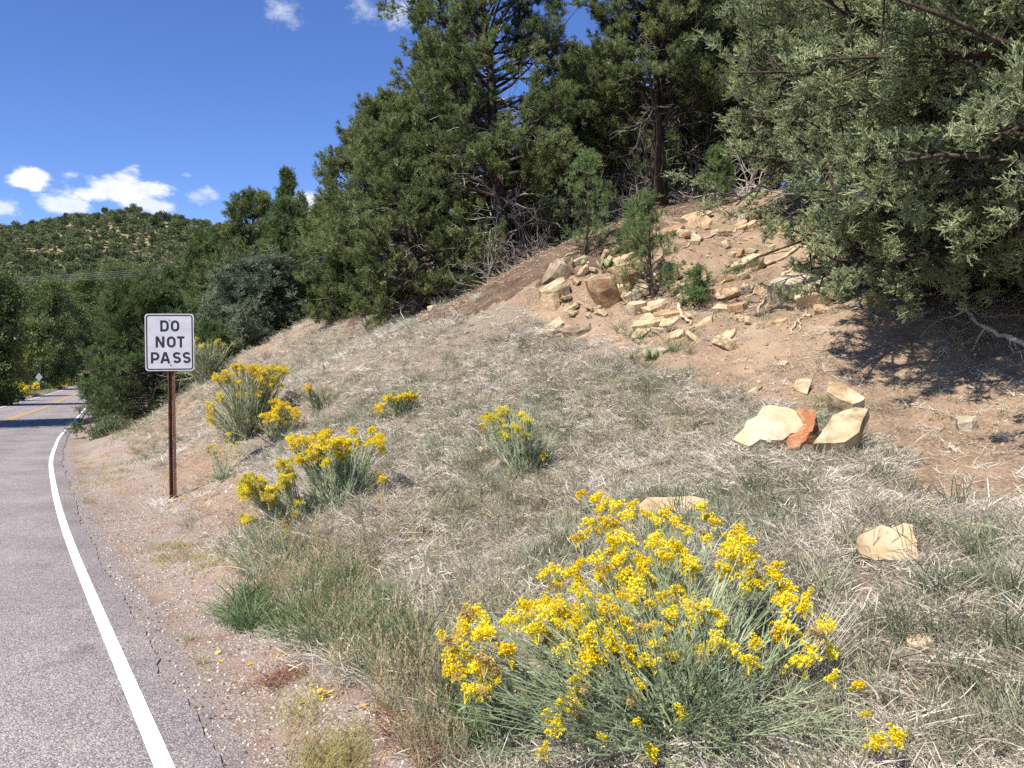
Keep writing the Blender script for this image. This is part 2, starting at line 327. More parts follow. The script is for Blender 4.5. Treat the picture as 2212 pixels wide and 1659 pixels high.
# ------------------------------------------------------------------ ground sheet
def axis(lo, hi, dense_lo, dense_hi, step, grow):
    a = list(np.arange(dense_lo, dense_hi, step)); s = step; x = a[-1]
    while x < hi: s = min(s * grow, 30); x += s; a.append(x)
    s = step; x = a[0]; b = []
    while x > lo: s = min(s * grow, 30); x -= s; b.append(x)
    return np.array(b[::-1] + a)
def ground_material(hill=False):
    m = bpy.data.materials.new('hill soil' if hill else 'soil and gravel'); m.use_nodes = True; nt = m.node_tree; L = nt.links.new; N = nt.nodes.new
    b = nt.nodes['Principled BSDF']; b.inputs['Roughness'].default_value = .95; b.inputs['Specular IOR Level'].default_value = .15
    geo = N('ShaderNodeNewGeometry'); pos = geo.outputs['Position']
    def noi(s, d=5, r=.6):
        n = N('ShaderNodeTexNoise'); n.inputs['Scale'].default_value = s; n.inputs['Detail'].default_value = d; n.inputs['Roughness'].default_value = r; L(pos, n.inputs['Vector']); return n.outputs[0]
    def ramp(f, cols, lo=.3, hi=.7):
        cr = N('ShaderNodeValToRGB'); e = cr.color_ramp.elements
        while len(e) > 1: e.remove(e[-1])
        for i, c in enumerate(cols):
            p = lo + (hi - lo) * i / (len(cols) - 1); el = e[0] if i == 0 else e.new(p); el.position = p; el.color = (*c, 1)
        L(f, cr.inputs[0]); return cr.outputs[0]
    def mix(f, a, c):
        x = N('ShaderNodeMix'); x.data_type = 'RGBA'; L(f, x.inputs[0]); L(a, x.inputs[6]); L(c, x.inputs[7]); return x.outputs[2]
    def mr(f, lo, hi):
        x = N('ShaderNodeMapRange'); L(f, x.inputs[0]); x.inputs[1].default_value = lo; x.inputs[2].default_value = hi; return x.outputs[0]
    if hill:
        dirt = ramp(noi(.05, 6), [(.24, .15, .09), (.36, .25, .16), (.26, .22, .13)])
        L(mix(mr(noi(.3, 5), .35, .5), dirt, ramp(noi(1.2), [(.15, .14, .07), (.28, .235, .14)])), b.inputs['Base Color']); return m
    dirt = mix(mr(noi(34, 4, .7), .35, .75), ramp(noi(1.1, 6), [(.08, .053, .037), (.145, .099, .068), (.212, .15, .104), (.29, .215, .152)], .3, .68), ramp(noi(7), [(.29, .20, .135), (.45, .345, .245)]))
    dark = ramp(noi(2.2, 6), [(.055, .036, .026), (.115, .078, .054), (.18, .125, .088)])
    straw = mix(mr(noi(55, 3, .7), .4, .65), ramp(noi(3, 6), [(.10, .072, .05), (.19, .145, .105)]), ramp(noi(20), [(.24, .20, .15), (.36, .31, .25)]))
    def gravel(scale, cols, edge):
        vo = N('ShaderNodeTexVoronoi'); vo.inputs['Scale'].default_value = scale; L(pos, vo.inputs['Vector'])
        sp = N('ShaderNodeSeparateColor'); L(vo.outputs['Color'], sp.inputs[0])
        c = ramp(sp.outputs[0], cols, 0, 1)
        return mix(mr(vo.outputs['Distance'], .25, .62), c, ramp(noi(4), edge)), vo.outputs['Distance']
    g1, gd = gravel(75, [(.17, .135, .11), (.30, .255, .22), (.37, .33, .295), (.55, .51, .47), (.26, .195, .155)], [(.18, .135, .105), (.275, .21, .165)])
    red = ramp(noi(3.5, 5), [(.21, .14, .105), (.32, .235, .18)])
    at_ = N('ShaderNodeAttribute'); at_.attribute_name = 'zone'; sp = N('ShaderNodeSeparateColor'); L(at_.outputs['Color'], sp.inputs[0])
    def wob(s, a=.5):      # ragged edges for the zones
        q = N('ShaderNodeMath'); q.operation = 'MULTIPLY_ADD'; L(noi(5, 5, .7), q.inputs[0]); q.inputs[1].default_value = a; q.inputs[2].default_value = -a / 2
        z = N('ShaderNodeMath'); z.operation = 'ADD'; L(s, z.inputs[0]); L(q.outputs[0], z.inputs[1]); return mr(z.outputs[0], .35, .65)
    gr = mix(mr(noi(2.3, 5), .5, .62), g1, red)
    col = mix(wob(sp.outputs[1]), dirt, straw)
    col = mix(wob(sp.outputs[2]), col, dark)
    ag, _ = gravel(110, [(.15, .13, .12), (.27, .24, .225), (.34, .31, .295), (.5, .46, .44)], [(.18, .155, .14), (.28, .235, .21)])
    gr = mix(wob(at_.outputs['Alpha'], .9), gr, ag)
    col = mix(wob(sp.outputs[0]), col, gr)
    L(col, b.inputs['Base Color'])
    bp = N('ShaderNodeBump'); bp.inputs['Strength'].default_value = .7; bp.inputs['Distance'].default_value = .02
    h = N('ShaderNodeMath'); h.operation = 'ADD'; L(noi(28, 8, .7), h.inputs[0]); iv = N('ShaderNodeMath'); iv.operation = 'MULTIPLY'; L(gd, iv.inputs[0]); iv.inputs[1].default_value = -.35
    L(iv.outputs[0], h.inputs[1]); L(h.outputs[0], bp.inputs['Height']); L(bp.outputs[0], b.inputs['Normal'])
    return m
GRASS_POLY = [(540, 770), (690, 692), (900, 690), (1080, 655), (1160, 690), (1300, 765), (1480, 815), (1600, 850), (1720, 870), (1850, 930), (1960, 985), (1960, 1065), (2080, 1105), (2600, 1090),
              (2600, 3400), (1000, 3400), (1010, 1659), (880, 1570), (660, 1410), (540, 1290), (500, 1180), (590, 1120), (560, 1030), (500, 960), (400, 930), (430, 850)]
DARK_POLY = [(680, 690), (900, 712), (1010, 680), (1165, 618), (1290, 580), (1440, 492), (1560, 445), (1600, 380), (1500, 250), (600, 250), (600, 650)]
def masks(x, y, z, jit=18):
    yy = np.maximum(y, 1.0); u, v = uv(x, yy, z); u = np.clip(u, -300, 2590); v = np.clip(v, 0, 3390)
    ju = jit * 2 * fbm(x * 2.1, y * 2.1, 3, 77); jv = jit * 2 * fbm(x * 2.3, y * 2.3, 3, 91)
    r = rr(x, y)
    grass = inpoly(u + ju, v + jv, GRASS_POLY) & (r > .9)
    bank = (r > 1.3) & (r < 9) & (y > 13) & (u < 560) & ~grass
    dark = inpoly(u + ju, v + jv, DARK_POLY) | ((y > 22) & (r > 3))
    return grass, bank, dark, r
def build_ground():
    xs = axis(-900, 700, -8, 8, .066, 1.04); ys = axis(-60, 1000, 2.0, 13, .064, 1.025)
    X, Y = np.meshgrid(xs, ys); Z = ground_z(X, Y)
    nx, ny = len(xs), len(ys)
    g, bk, dk, r = masks(X, Y, Z)
    gravel = 1 - sstep(r, 1.0, 1.7); gravel = np.where(r < -6.4, 1 - sstep(-r, 6.5, 7.2), gravel)
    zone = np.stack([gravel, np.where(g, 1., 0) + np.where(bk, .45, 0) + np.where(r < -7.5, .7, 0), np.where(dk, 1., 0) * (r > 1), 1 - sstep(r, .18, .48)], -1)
    cut = int(np.searchsorted(ys, 183))
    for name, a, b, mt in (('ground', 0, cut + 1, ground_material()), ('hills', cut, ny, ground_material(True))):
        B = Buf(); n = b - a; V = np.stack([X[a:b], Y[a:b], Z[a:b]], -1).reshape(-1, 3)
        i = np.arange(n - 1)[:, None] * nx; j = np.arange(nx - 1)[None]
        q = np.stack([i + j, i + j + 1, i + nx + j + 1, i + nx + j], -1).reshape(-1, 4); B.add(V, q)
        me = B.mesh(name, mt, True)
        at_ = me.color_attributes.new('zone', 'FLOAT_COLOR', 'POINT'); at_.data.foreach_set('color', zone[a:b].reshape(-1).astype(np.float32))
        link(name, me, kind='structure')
build_ground()

# ------------------------------------------------------------------ road and markings
def asphalt_material():
    m = bpy.data.materials.new('worn chipseal'); m.use_nodes = True; nt = m.node_tree; L = nt.links.new; N = nt.nodes.new
    b = nt.nodes['Principled BSDF']; b.inputs['Roughness'].default_value = .85; b.inputs['Specular IOR Level'].default_value = .25
    geo = N('ShaderNodeNewGeometry'); pos = geo.outputs['Position']
    vo = N('ShaderNodeTexVoronoi'); vo.inputs['Scale'].default_value = 125; L(pos, vo.inputs['Vector'])
    sp = N('ShaderNodeSeparateColor'); L(vo.outputs['Color'], sp.inputs[0])
    cr = N('ShaderNodeValToRGB'); e = cr.color_ramp.elements; e[0].color = (.13, .12, .12, 1); e[1].color = (.46, .43, .42, 1)
    for p, c in ((.35, (.235, .218, .214)), (.7, (.31, .29, .284))): k = e.new(p); k.color = (*c, 1)
    L(sp.outputs[0], cr.inputs[0])
    n = N('ShaderNodeTexNoise'); n.inputs['Scale'].default_value = .7; n.inputs['Detail'].default_value = 7; n.inputs['Roughness'].default_value = .65; L(pos, n.inputs['Vector'])
    c2 = N('ShaderNodeValToRGB'); c2.color_ramp.elements[0].position = .3; c2.color_ramp.elements[0].color = (.66, .64, .65, 1); c2.color_ramp.elements[1].position = .7; c2.color_ramp.elements[1].color = (1.12, 1.06, 1.04, 1)
    L(n.outputs[0], c2.inputs[0])
    mx = N('ShaderNodeMix'); mx.data_type = 'RGBA'; mx.blend_type = 'MULTIPLY'; mx.inputs[0].default_value = 1; L(cr.outputs[0], mx.inputs[6]); L(c2.outputs[0], mx.inputs[7])
    la = N('ShaderNodeAttribute'); la.attribute_name = 'lane'
    def MM(op, a, c=None):
        m_ = N('ShaderNodeMath'); m_.operation = op
        for k, q in enumerate((a, c)):
            if q is None: continue
            if isinstance(q, (int, float)): m_.inputs[k].default_value = q
            else: L(q, m_.inputs[k])
        return m_.outputs[0]
    # polished wheel paths, oil between them, and a scatter of stains
    wv = MM('COSINE', MM('MULTIPLY', MM('ADD', la.outputs['Fac'], .55), 2 * math.pi / 1.4)); sn = N('ShaderNodeTexNoise'); sn.inputs['Scale'].default_value = 1.7; sn.inputs['Detail'].default_value = 5; L(pos, sn.inputs['Vector'])
    st = N('ShaderNodeMapRange'); L(sn.outputs[0], st.inputs[0]); st.inputs[1].default_value = .62; st.inputs[2].default_value = .72; st.inputs[3].default_value = 1; st.inputs[4].default_value = .72
    k_ = MM('MULTIPLY', MM('ADD', MM('MULTIPLY', wv, .055), 1.0), st.outputs[0])
    sc_ = N('ShaderNodeVectorMath'); sc_.operation = 'SCALE'; L(mx.outputs[2], sc_.inputs[0]); L(k_, sc_.inputs['Scale']); L(sc_.outputs[0], b.inputs['Base Color'])
    bp = N('ShaderNodeBump'); bp.inputs['Strength'].default_value = .8; bp.inputs['Distance'].default_value = .006; bp.invert = True; L(vo.outputs['Distance'], bp.inputs['Height']); L(bp.outputs[0], b.inputs['Normal'])
    return m
def paint_material(name, col, gap):
    m = bpy.data.materials.new(name); m.use_nodes = True; nt = m.node_tree; L = nt.links.new; N = nt.nodes.new
    b = nt.nodes['Principled BSDF']; b.inputs['Roughness'].default_value = .6
    geo = N('ShaderNodeNewGeometry'); n = N('ShaderNodeTexNoise'); n.inputs['Scale'].default_value = 90; n.inputs['Detail'].default_value = 3; L(geo.outputs['Position'], n.inputs['Vector'])
    cr = N('ShaderNodeValToRGB'); e = cr.color_ramp.elements; e[0].position = .34; e[0].color = (*gap, 1); e[1].position = .45; e[1].color = (*col, 1)
    L(n.outputs[0], cr.inputs[0]); L(cr.outputs[0], b.inputs['Base Color'])
    bp = N('ShaderNodeBump'); bp.inputs['Strength'].default_value = .5; bp.inputs['Distance'].default_value = .004; L(n.outputs[0], bp.inputs['Height']); L(bp.outputs[0], b.inputs['Normal'])
    return m
def strip(name, mt, r0, r1, y0, y1, lift, ragged=0, cols=2, step=.12):
    ys = [y0]
    while ys[-1] < y1: ys.append(ys[-1] + step * max(1, ys[-1] / 9.))
    ys = np.array(ys); n = len(ys); c = cosr(ys); X0 = xl(ys); z = zr(ys)
    R = np.linspace(0, 1, cols)[None, :] * (r1 - r0) + r0 + np.zeros((n, 1))
    if ragged: R[:, -1] += ragged * (fbm(ys * 1.7, ys * 0, 5, 12, .55) * 1.6 + .5 * fbm(ys * 14, ys * 0, 3, 14))
    X = X0[:, None] + R / c[:, None]; Y = np.repeat(ys[:, None], cols, 1); Z = z[:, None] + lift + 0 * R
    if ragged: Z[:, -1] = z + .003
    B = Buf(); i = np.arange(n - 1)[:, None] * cols; j = np.arange(cols - 1)[None]
    B.add(np.stack([X, Y, Z], -1).reshape(-1, 3), np.stack([i + j, i + j + 1, i + cols + j + 1, i + cols + j], -1).reshape(-1, 4))
    me = B.mesh(name, mt); a_ = me.attributes.new('lane', 'FLOAT', 'POINT'); a_.data.foreach_set('value', R.ravel().astype(np.float32))
    return link(name, me, kind='structure')
strip('road', asphalt_material(), -6.1, .19, -18, 210, .012, ragged=.035, cols=41, step=.05)
WHITE = paint_material('white road paint', (.84, .84, .84), (.45, .44, .44)); YEL = paint_material('yellow road paint', (.60, .36, .05), (.3, .22, .1))
strip('road_line', WHITE, -.05, .025, -18, 205, .017, step=.05)
strip('road_line', WHITE, -5.66, -5.56, -18, 205, .017)
strip('road_line', YEL, -2.97, -2.86, -18, 205, .017)
strip('road_line', YEL, -2.76, -2.65, -18, 205, .017)

# ------------------------------------------------------------------ scatter by geometry nodes
_gn = {}
def gn_group(protos):
    key = tuple(p.name for p in protos)
    if key in _gn: return _gn[key]
    ng = bpy.data.node_groups.new('scatter', 'GeometryNodeTree')
    ng.interface.new_socket(name='Geometry', in_out='INPUT', socket_type='NodeSocketGeometry'); ng.interface.new_socket(name='Geometry', in_out='OUTPUT', socket_type='NodeSocketGeometry')
    N = ng.nodes.new; L = ng.links.new
    gi = N('NodeGroupInput'); go = N('NodeGroupOutput'); io = N('GeometryNodeInstanceOnPoints'); g2i = N('GeometryNodeGeometryToInstance')
    for p in reversed(protos):
        oi = N('GeometryNodeObjectInfo'); oi.inputs['Object'].default_value = p; oi.transform_space = 'ORIGINAL'
        try: oi.inputs['As Instance'].default_value = False
        except Exception: pass
        gg = N('GeometryNodeGeometryToInstance'); L(oi.outputs['Geometry'], gg.inputs[0]); L(gg.outputs[0], g2i.inputs[0])
    jg = N('GeometryNodeJoinGeometry')
    for n in list(ng.nodes):
        if n.bl_idname == 'GeometryNodeGeometryToInstance' and n is not g2i: L(n.outputs[0], jg.inputs[0])
    ng.nodes.remove(g2i)
    def attr(name, t):
        a = N('GeometryNodeInputNamedAttribute'); a.data_type = t; a.inputs['Name'].default_value = name; return a.outputs['Attribute']
    L(gi.outputs[0], io.inputs['Points']); L(jg.outputs[0], io.inputs['Instance']); io.inputs['Pick Instance'].default_value = True
    L(attr('idx', 'INT'), io.inputs['Instance Index']); L(attr('rot', 'FLOAT_VECTOR'), io.inputs['Rotation']); L(attr('scl', 'FLOAT'), io.inputs['Scale'])
    L(io.outputs[0], go.inputs[0]); _gn[key] = ng; return ng
def scatter(name, protos, pos, rot, scl, idx=None, parent=None, kind=None, mat_slot=None):
    pos = np.asarray(pos, np.float32); n = len(pos)
    me = bpy.data.meshes.new(name); me.vertices.add(n); me.vertices.foreach_set('co', pos.ravel())
    if idx is None: idx = RNG.integers(0, len(protos), n)
    a = me.attributes.new('rot', 'FLOAT_VECTOR', 'POINT'); a.data.foreach_set('vector', np.asarray(rot, np.float32).ravel())
    a = me.attributes.new('scl', 'FLOAT', 'POINT'); a.data.foreach_set('value', np.broadcast_to(np.asarray(scl, np.float32), (n,)).copy())
    a = me.attributes.new('idx', 'INT', 'POINT'); a.data.foreach_set('value', np.asarray(idx, np.int32))
    if mat_slot: me.materials.append(mat_slot)
    o = link(name, me, parent=parent, kind=kind)
    md = o.modifiers.new('scatter', 'NODES'); md.node_group = gn_group(protos)
    return o
def proto(name, me): return bpy.data.objects.new(name, me)
def dir_rot(d, rng=RNG):
    d = d / (np.linalg.norm(d, axis=1)[:, None] + 1e-9)
    return np.stack([np.arccos(np.clip(d[:, 2], -1, 1)), np.zeros(len(d)), np.arctan2(d[:, 0], -d[:, 1])], 1)

def rdir(n, rng, zmin=-1, zmax=1):
    z = rng.uniform(zmin, zmax, n); a = rng.uniform(0, 2 * np.pi, n); s = np.sqrt(np.clip(1 - z * z, 0, 1)); return np.stack([s * np.cos(a), s * np.sin(a), z], 1)
def tuft_needles(seed, m, n=62, ln=.05, w=.006, twig=.13, twigs=3):
    rng = np.random.default_rng(seed); B = Buf()
    for k in range(twigs):
        d = np.array([rng.normal() * .45, rng.normal() * .45, 1]); d /= np.linalg.norm(d); L_ = twig * rng.uniform(.7, 1.1)
        B.tube([[0, 0, 0], d * L_], [.004, .002], 3, False)
        t = rng.uniform(.15, 1, n // twigs) ** .7; root = d[None] * (t * L_)[:, None]
        dd = rdir(len(t), rng) * .85 + d[None] * .75
        B.blades(root, dd, ln * rng.uniform(.7, 1.15, len(t)), w, np.zeros((len(t), 3)), 1, rng)
    return proto('needle_tuft', B.mesh('needle_tuft', m))
def tuft_juniper(seed, m, n=112, size=.12):
    rng = np.random.default_rng(seed); B = Buf()
    for k in range(8):
        d = np.array([rng.normal() * .65, rng.normal() * .65, 1]); d /= np.linalg.norm(d); L_ = size * rng.uniform(.5, 1.15)
        B.tube([[0, 0, 0], d * L_], [.003, .002], 3, False)
        q = n // 8; t = rng.uniform(.25, 1, q); root = d[None] * (t * L_)[:, None]; dd = rdir(q, rng) * .6 + d[None]
        B.blades(root, dd, .026 * rng.uniform(.6, 1.2, q), .0062, rng.normal(size=(q, 3)) * .15, 2, rng)
    return proto('scale_spray', B.mesh('scale_spray', m))
def tuft_leaf(seed, m, n=34, size=.22, leaf=.055):
    rng = np.random.default_rng(seed); B = Buf(); root = rdir(n, rng) * (rng.uniform(0, 1, n) ** .5)[:, None] * size
    B.blades(root, rdir(n, rng) + [0, 0, -.3], leaf * rng.uniform(.7, 1.2, n), leaf * .75, np.zeros((n, 3)), 2, rng)
    return proto('leaf_cluster', B.mesh('leaf_cluster', m))
PT = {'pine': [tuft_needles(i, M['pine']) for i in range(3)], 'pine_far': [tuft_needles(10 + i, M['pine_far']) for i in range(3)],
      'young': [tuft_needles(20 + i, M['pine_young'], 66, .045, .004, .11) for i in range(2)],
      'juniper': [tuft_juniper(30 + i, M['juniper']) for i in range(3)], 'blue': [tuft_juniper(40 + i, M['juniper_blue']) for i in range(2)],
      'leaf': [tuft_leaf(50 + i, M['leaf']) for i in range(2)], 'leaf_yellow': [tuft_leaf(60 + i, M['leaf_yellow']) for i in range(2)]}

# ------------------------------------------------------------------ trees
def wander(rng, p, d, L, n, gnarl=.2, up=0.0):
    pts = [np.array(p, float)]; d = np.array(d, float)
    for i in range(n):
        d = d / np.linalg.norm(d) + rng.normal(size=3) * gnarl + np.array([0, 0, up]); d /= np.linalg.norm(d)
        pts.append(pts[-1] + d * L / n)
    return np.array(pts)
def tree(name, label, cat, base, height, prof, kind, seed, group=None, n_limb=60, n_sub=9, n_tuft=9, scl=1.0, trunk_r=None, lean=(0, 0), t0=.12, dead=0, dead_len=1.0, gnarl=.13,
         spread=.15, up=(-.05, .9), squash=(1, 1), limb_up=.04, bark='bark', fork=0, dropz=0, clump=None, s0=None):
    """prof: list of (fraction of height, crown radius in metres)"""
    if clump is None: clump = {'pine': .8, 'pine_far': .7, 'juniper': .5}.get(kind, 0)
    if s0 is None: s0 = .36 if kind == 'pine' else .24
    rng = np.random.default_rng(seed); root = thing(name, base, label, cat, group)
    tr = trunk_r or height * .028; B = Buf()
    TP = wander(rng, (0, 0, -.15), (lean[0], lean[1], 1), height * 1.0, 10, .06, .02)
    TP[:, 2] *= height / max(TP[-1, 2], .1)
    rads = tr * (1 - np.linspace(0, 1, 11) * .88) + .004; rads[0] *= 1.35
    B.tube(TP, rads, 8)
    def trunk_at(t): return np.array([np.interp(t, np.linspace(0, 1, 11), TP[:, k]) for k in range(3)])
    for f in range(fork):      # secondary stems
        a = rng.uniform(0, 6.28); S = wander(rng, trunk_at(.02), (math.cos(a) * .7, math.sin(a) * .7, 1), height * rng.uniform(.5, .75), 8, .12, .06); B.tube(S, tr * .6 * (1 - np.linspace(0, 1, 9) * .85), 6)
    pf = np.array(prof, float); P_, D_ = [], []
    for i in range(n_limb):
        t = t0 + (1 - t0) * (i + rng.uniform(0, 1)) / n_limb; az = i * 2.39996 + rng.normal() * .4
        L_ = np.interp(t, pf[:, 0], pf[:, 1]) * rng.uniform(.72, 1.12); el = up[0] + (up[1] - up[0]) * t ** 1.3 + rng.normal() * .12
        d = np.array([math.cos(az) * math.cos(el) * squash[0], math.sin(az) * math.cos(el) * squash[1], math.sin(el)])
        p0 = trunk_at(t * .97); limb = wander(rng, p0, d, L_, 6, gnarl, limb_up)
        r0 = max(tr * .42 * (1 - t * .7), .008); B.tube(limb, r0 * (1 - np.linspace(0, 1, 7) * .82), 5, False)
        for j in range(n_sub):
            s = s0 + (1 - s0) * (j + rng.uniform(0, 1)) / n_sub; p = np.array([np.interp(s, np.linspace(0, 1, 7), limb[:, k]) for k in range(3)])
            axis_ = limb[min(6, int(s * 6) + 1)] - limb[int(s * 6 - .01)]; axis_ /= np.linalg.norm(axis_) + 1e-9
            dd = axis_ * .7 + rdir(1, rng)[0] * .8 + np.array([0, 0, .22]); dd /= np.linalg.norm(dd)
            Ls = L_ * .3 * rng.uniform(.6, 1.2) * (1.1 - .4 * s) + .12
            sub = wander(rng, p, dd, Ls, 3, .2, .03); sh = 1 - clump * .6; B.tube(sub, [r0 * .3, r0 * .22, r0 * .16, .003], 3, False)
            w = (clump * .45 + (1 - clump * .45) * rng.uniform(.15, 1.0, n_tuft) ** .6) * 2.999; k0 = np.clip(w.astype(int), 0, 2); fr = (w - k0)[:, None]
            q = sub[k0] * (1 - fr) + sub[k0 + 1] * fr + rng.normal(size=(n_tuft, 3)) * spread * .5 * scl * sh
            P_.append(q); D_.append(dd[None] * .6 + rdir(n_tuft, rng, -.5, 1) * .8 + np.array([0, 0, .25]))
    link('trunk', B.mesh('trunk', M[bark], True), root)
    P_ = np.concatenate(P_); D_ = np.concatenate(D_)
    keep = P_[:, 2] > -.4 + dropz
    P_ = P_[keep]; D_ = D_[keep]
    wx = P_ + np.array(base)[None]; gzv = ground_z(wx[:, 0], wx[:, 1]); k = wx[:, 2] > gzv + .05; P_ = P_[k]; D_ = D_[k]
    scatter('crown', PT[kind], P_, dir_rot(D_), scl * rng.uniform(.75, 1.25, len(P_)), parent=root, kind='stuff')
    if dead:
        Bd = Buf()
        for i in range(dead):
            t = rng.uniform(.03, .6); az = rng.uniform(0, 6.28); el = rng.uniform(-.5, .5); L_ = np.interp(t, [0, .15, .6], [1.3, 1.9, 1.6]) * rng.uniform(.5, 1) * dead_len
            d = np.array([math.cos(az) * math.cos(el), math.sin(az) * math.cos(el), math.sin(el)]); p = trunk_at(t)
            lb = wander(rng, p, d, L_, 7, .28, -.03); r0 = rng.uniform(.006, .02); Bd.tube(lb, r0 * (1 - np.linspace(0, 1, 8) * .75), 4, False)
            for j in range(7):
                k = rng.integers(1, 7); sb = wander(rng, lb[k], lb[k] - lb[k - 1] + rdir(1, rng)[0] * .15, L_ * rng.uniform(.15, .4), 4, .35, -.05); Bd.tube(sb, r0 * .42 * (1 - np.linspace(0, 1, 5) * .6), 3, False)
        link('dead_branches', Bd.mesh('dead_branches', M['dead']), root, kind='stuff')
    return root
def brush(name, label, base, R, H, n, seed, m='dead', group=None, cat='shrub', leafy=None):
    rng = np.random.default_rng(seed); root = thing(name, base, label, cat, group); B = Buf(); tips = []
    for i in range(n):
        p = np.array([rng.normal() * R * .35, rng.normal() * R * .25, 0]); p[2] = gz(base[0] + p[0], base[1] + p[1]) - base[2] - .05
        d = rdir(1, rng, .2, 1)[0] * [.9, .6, 1]; L_ = H * rng.uniform(.5, 1.15); st = wander(rng, p, d, L_, 7, .28, -.03)
        r0 = rng.uniform(.006, .018); B.tube(st, r0 * (1 - np.linspace(0, 1, 8) * .7), 4, False)
        for j in range(6):
            k = rng.integers(2, 7); sb = wander(rng, st[k], st[k] - st[k - 1] + rdir(1, rng)[0] * .14, L_ * rng.uniform(.15, .4), 4, .35, -.02); B.tube(sb, r0 * .45 * (1 - np.linspace(0, 1, 5) * .6), 3, False); tips.append(sb[-1]); tips.append(sb[2])
    link('branches', B.mesh('branches', M[m]), root, kind='stuff')
    if leafy:
        tips = np.array(tips); scatter('foliage', PT[leafy[0]], tips, dir_rot(rdir(len(tips), rng, -.2, 1)), leafy[1], parent=root, kind='stuff')
    return root
CON = [(0, .3), (.12, .9), (.3, 1), (.5, .95), (.7, .8), (.85, .55), (1, .12)]
def prof(R, pts=CON): return [(a, b * R) for a, b in pts]
ROUND = [(0, .5), (.15, .9), (.35, 1), (.6, 1), (.8, .8), (1, .35)]
def build_near_trees():
    pg = 'pinyon pines at the top of the cut bank'
    tree('pinyon_pine', 'tallest dark pinyon pine at the centre, its crown cut by the top of the photo', 'tree', on(1085, 16.2), 6.6, [(0, .3), (.2, 1.1), (.36, 1.6), (.5, 1.65), (.7, 1.9), (.9, 1.75), (1, 1.1)], 'pine', 1, pg,
         n_limb=112, n_sub=10, n_tuft=12, t0=.22, dead=60, trunk_r=.15, fork=1, scl=1.05)
    tree('pinyon_pine', 'broad pinyon pine spreading its low boughs left of the tallest pine', 'tree', on(905, 17.0), 4.1, [(0, 1.0), (.15, 1.75), (.4, 1.7), (.7, 1.2), (.9, .7), (1, .3)], 'pine', 2, pg,
         n_limb=90, n_sub=10, n_tuft=10, t0=.04, dead=30, trunk_r=.12, scl=1.1)
    tree('pinyon_pine', 'pinyon pine with a notched crown stepping down toward the far hill', 'tree', on(775, 19.5), 4.0, [(0, .9), (.2, 1.35), (.5, 1.3), (.8, .8), (1, .3)], 'pine', 3, pg,
         n_limb=70, n_sub=10, n_tuft=10, t0=.05, dead=20, trunk_r=.1, scl=1.15)
    tree('pinyon_pine', 'pinyon pine behind with a pale sparse top against the blue sky', 'tree', on(950, 19.6), 4.9, [(0, .5), (.3, 1.5), (.6, 1.5), (.85, 1.1), (1, .4)], 'pine', 4, pg,
         n_limb=70, n_sub=10, n_tuft=10, t0=.2, dead=12, trunk_r=.12, scl=1.15)
    tree('pinyon_pine', 'pinyon pine with a thick black trunk behind the two saplings', 'tree', on(1428, 17.0), 6.4, [(0, .3), (.25, 1.5), (.4, 1.6), (.6, 1.75), (.8, 1.7), (1, 1.1)], 'pine', 5, pg,
         n_limb=112, n_sub=10, n_tuft=12, t0=.27, dead=80, dead_len=1.2, trunk_r=.15, fork=2, scl=1.05)
    tree('pinyon_pine', 'narrow pinyon pine between the tallest pine and the black trunk', 'tree', on(1225, 18.6), 4.3, [(0, .4), (.3, 1.0), (.6, 1.1), (.85, .8), (1, .3)], 'pine', 6, pg,
         n_limb=55, n_sub=8, n_tuft=10, t0=.36, dead=50, trunk_r=.1, scl=1.1)
    tree('pinyon_pine', 'dark pinyon pine filling the gap behind the black trunk', 'tree', on(1560, 20.5), 6.6, [(0, .6), (.3, 1.8), (.6, 1.7), (.85, 1.2), (1, .6)], 'pine', 7, pg,
         n_limb=80, n_sub=10, n_tuft=9, t0=.15, dead=30, trunk_r=.14, scl=1.2)
    tree('pinyon_pine', 'shaded pinyon pine on the slope behind the pale junipers', 'tree', on(1790, 19.5), 6.2, [(0, .8), (.3, 2.1), (.6, 1.9), (.85, 1.4), (1, .8)], 'pine', 8, pg,
         n_limb=70, n_sub=10, n_tuft=9, t0=.1, dead=10, trunk_r=.14, scl=1.3)
    tree('pinyon_pine', 'pinyon pine high on the slope behind the nearest juniper', 'tree', on(2130, 17.5), 6.0, [(0, .8), (.3, 2.1), (.6, 1.9), (.85, 1.4), (1, .8)], 'pine', 9, pg,
         n_limb=70, n_sub=9, n_tuft=9, t0=.1, trunk_r=.14, scl=1.4)
    jg = 'junipers overhanging the bare slope'
    tree('juniper_tree', 'pale grey-green juniper at the top of the bare rocky slope', 'tree', on(1810, 13.0), 5.6, [(0, .6), (.12, 1.2), (.3, 1.5), (.5, 1.55), (.75, 1.4), (1, .8)], 'juniper', 11, jg,
         n_limb=120, n_sub=12, n_tuft=15, t0=.16, dead=26, trunk_r=.14, scl=.82, fork=2, up=(-.12, .9), clump=.25)
    tree('juniper_tree', 'nearest and largest juniper, filling the upper right corner and shading the slope', 'tree', on(2285, 8.9), 4.9, [(0, 1.9), (.12, 2.4), (.25, 2.85), (.4, 3.25), (.55, 3.2), (.75, 2.5), (1, 1.4)], 'juniper', 12, jg,
         n_limb=230, n_sub=15, n_tuft=30, t0=.1, dead=60, dead_len=1.1, trunk_r=.2, scl=.66, fork=3, up=(.04, .9), lean=(-.05, -.04), limb_up=-.006, squash=(.94, 1.15), clump=.2)
    q = Vector((5.35, 6.35, gz(5.35, 6.35)))  # extra juniper outside the frame, added so more shade falls on the slope
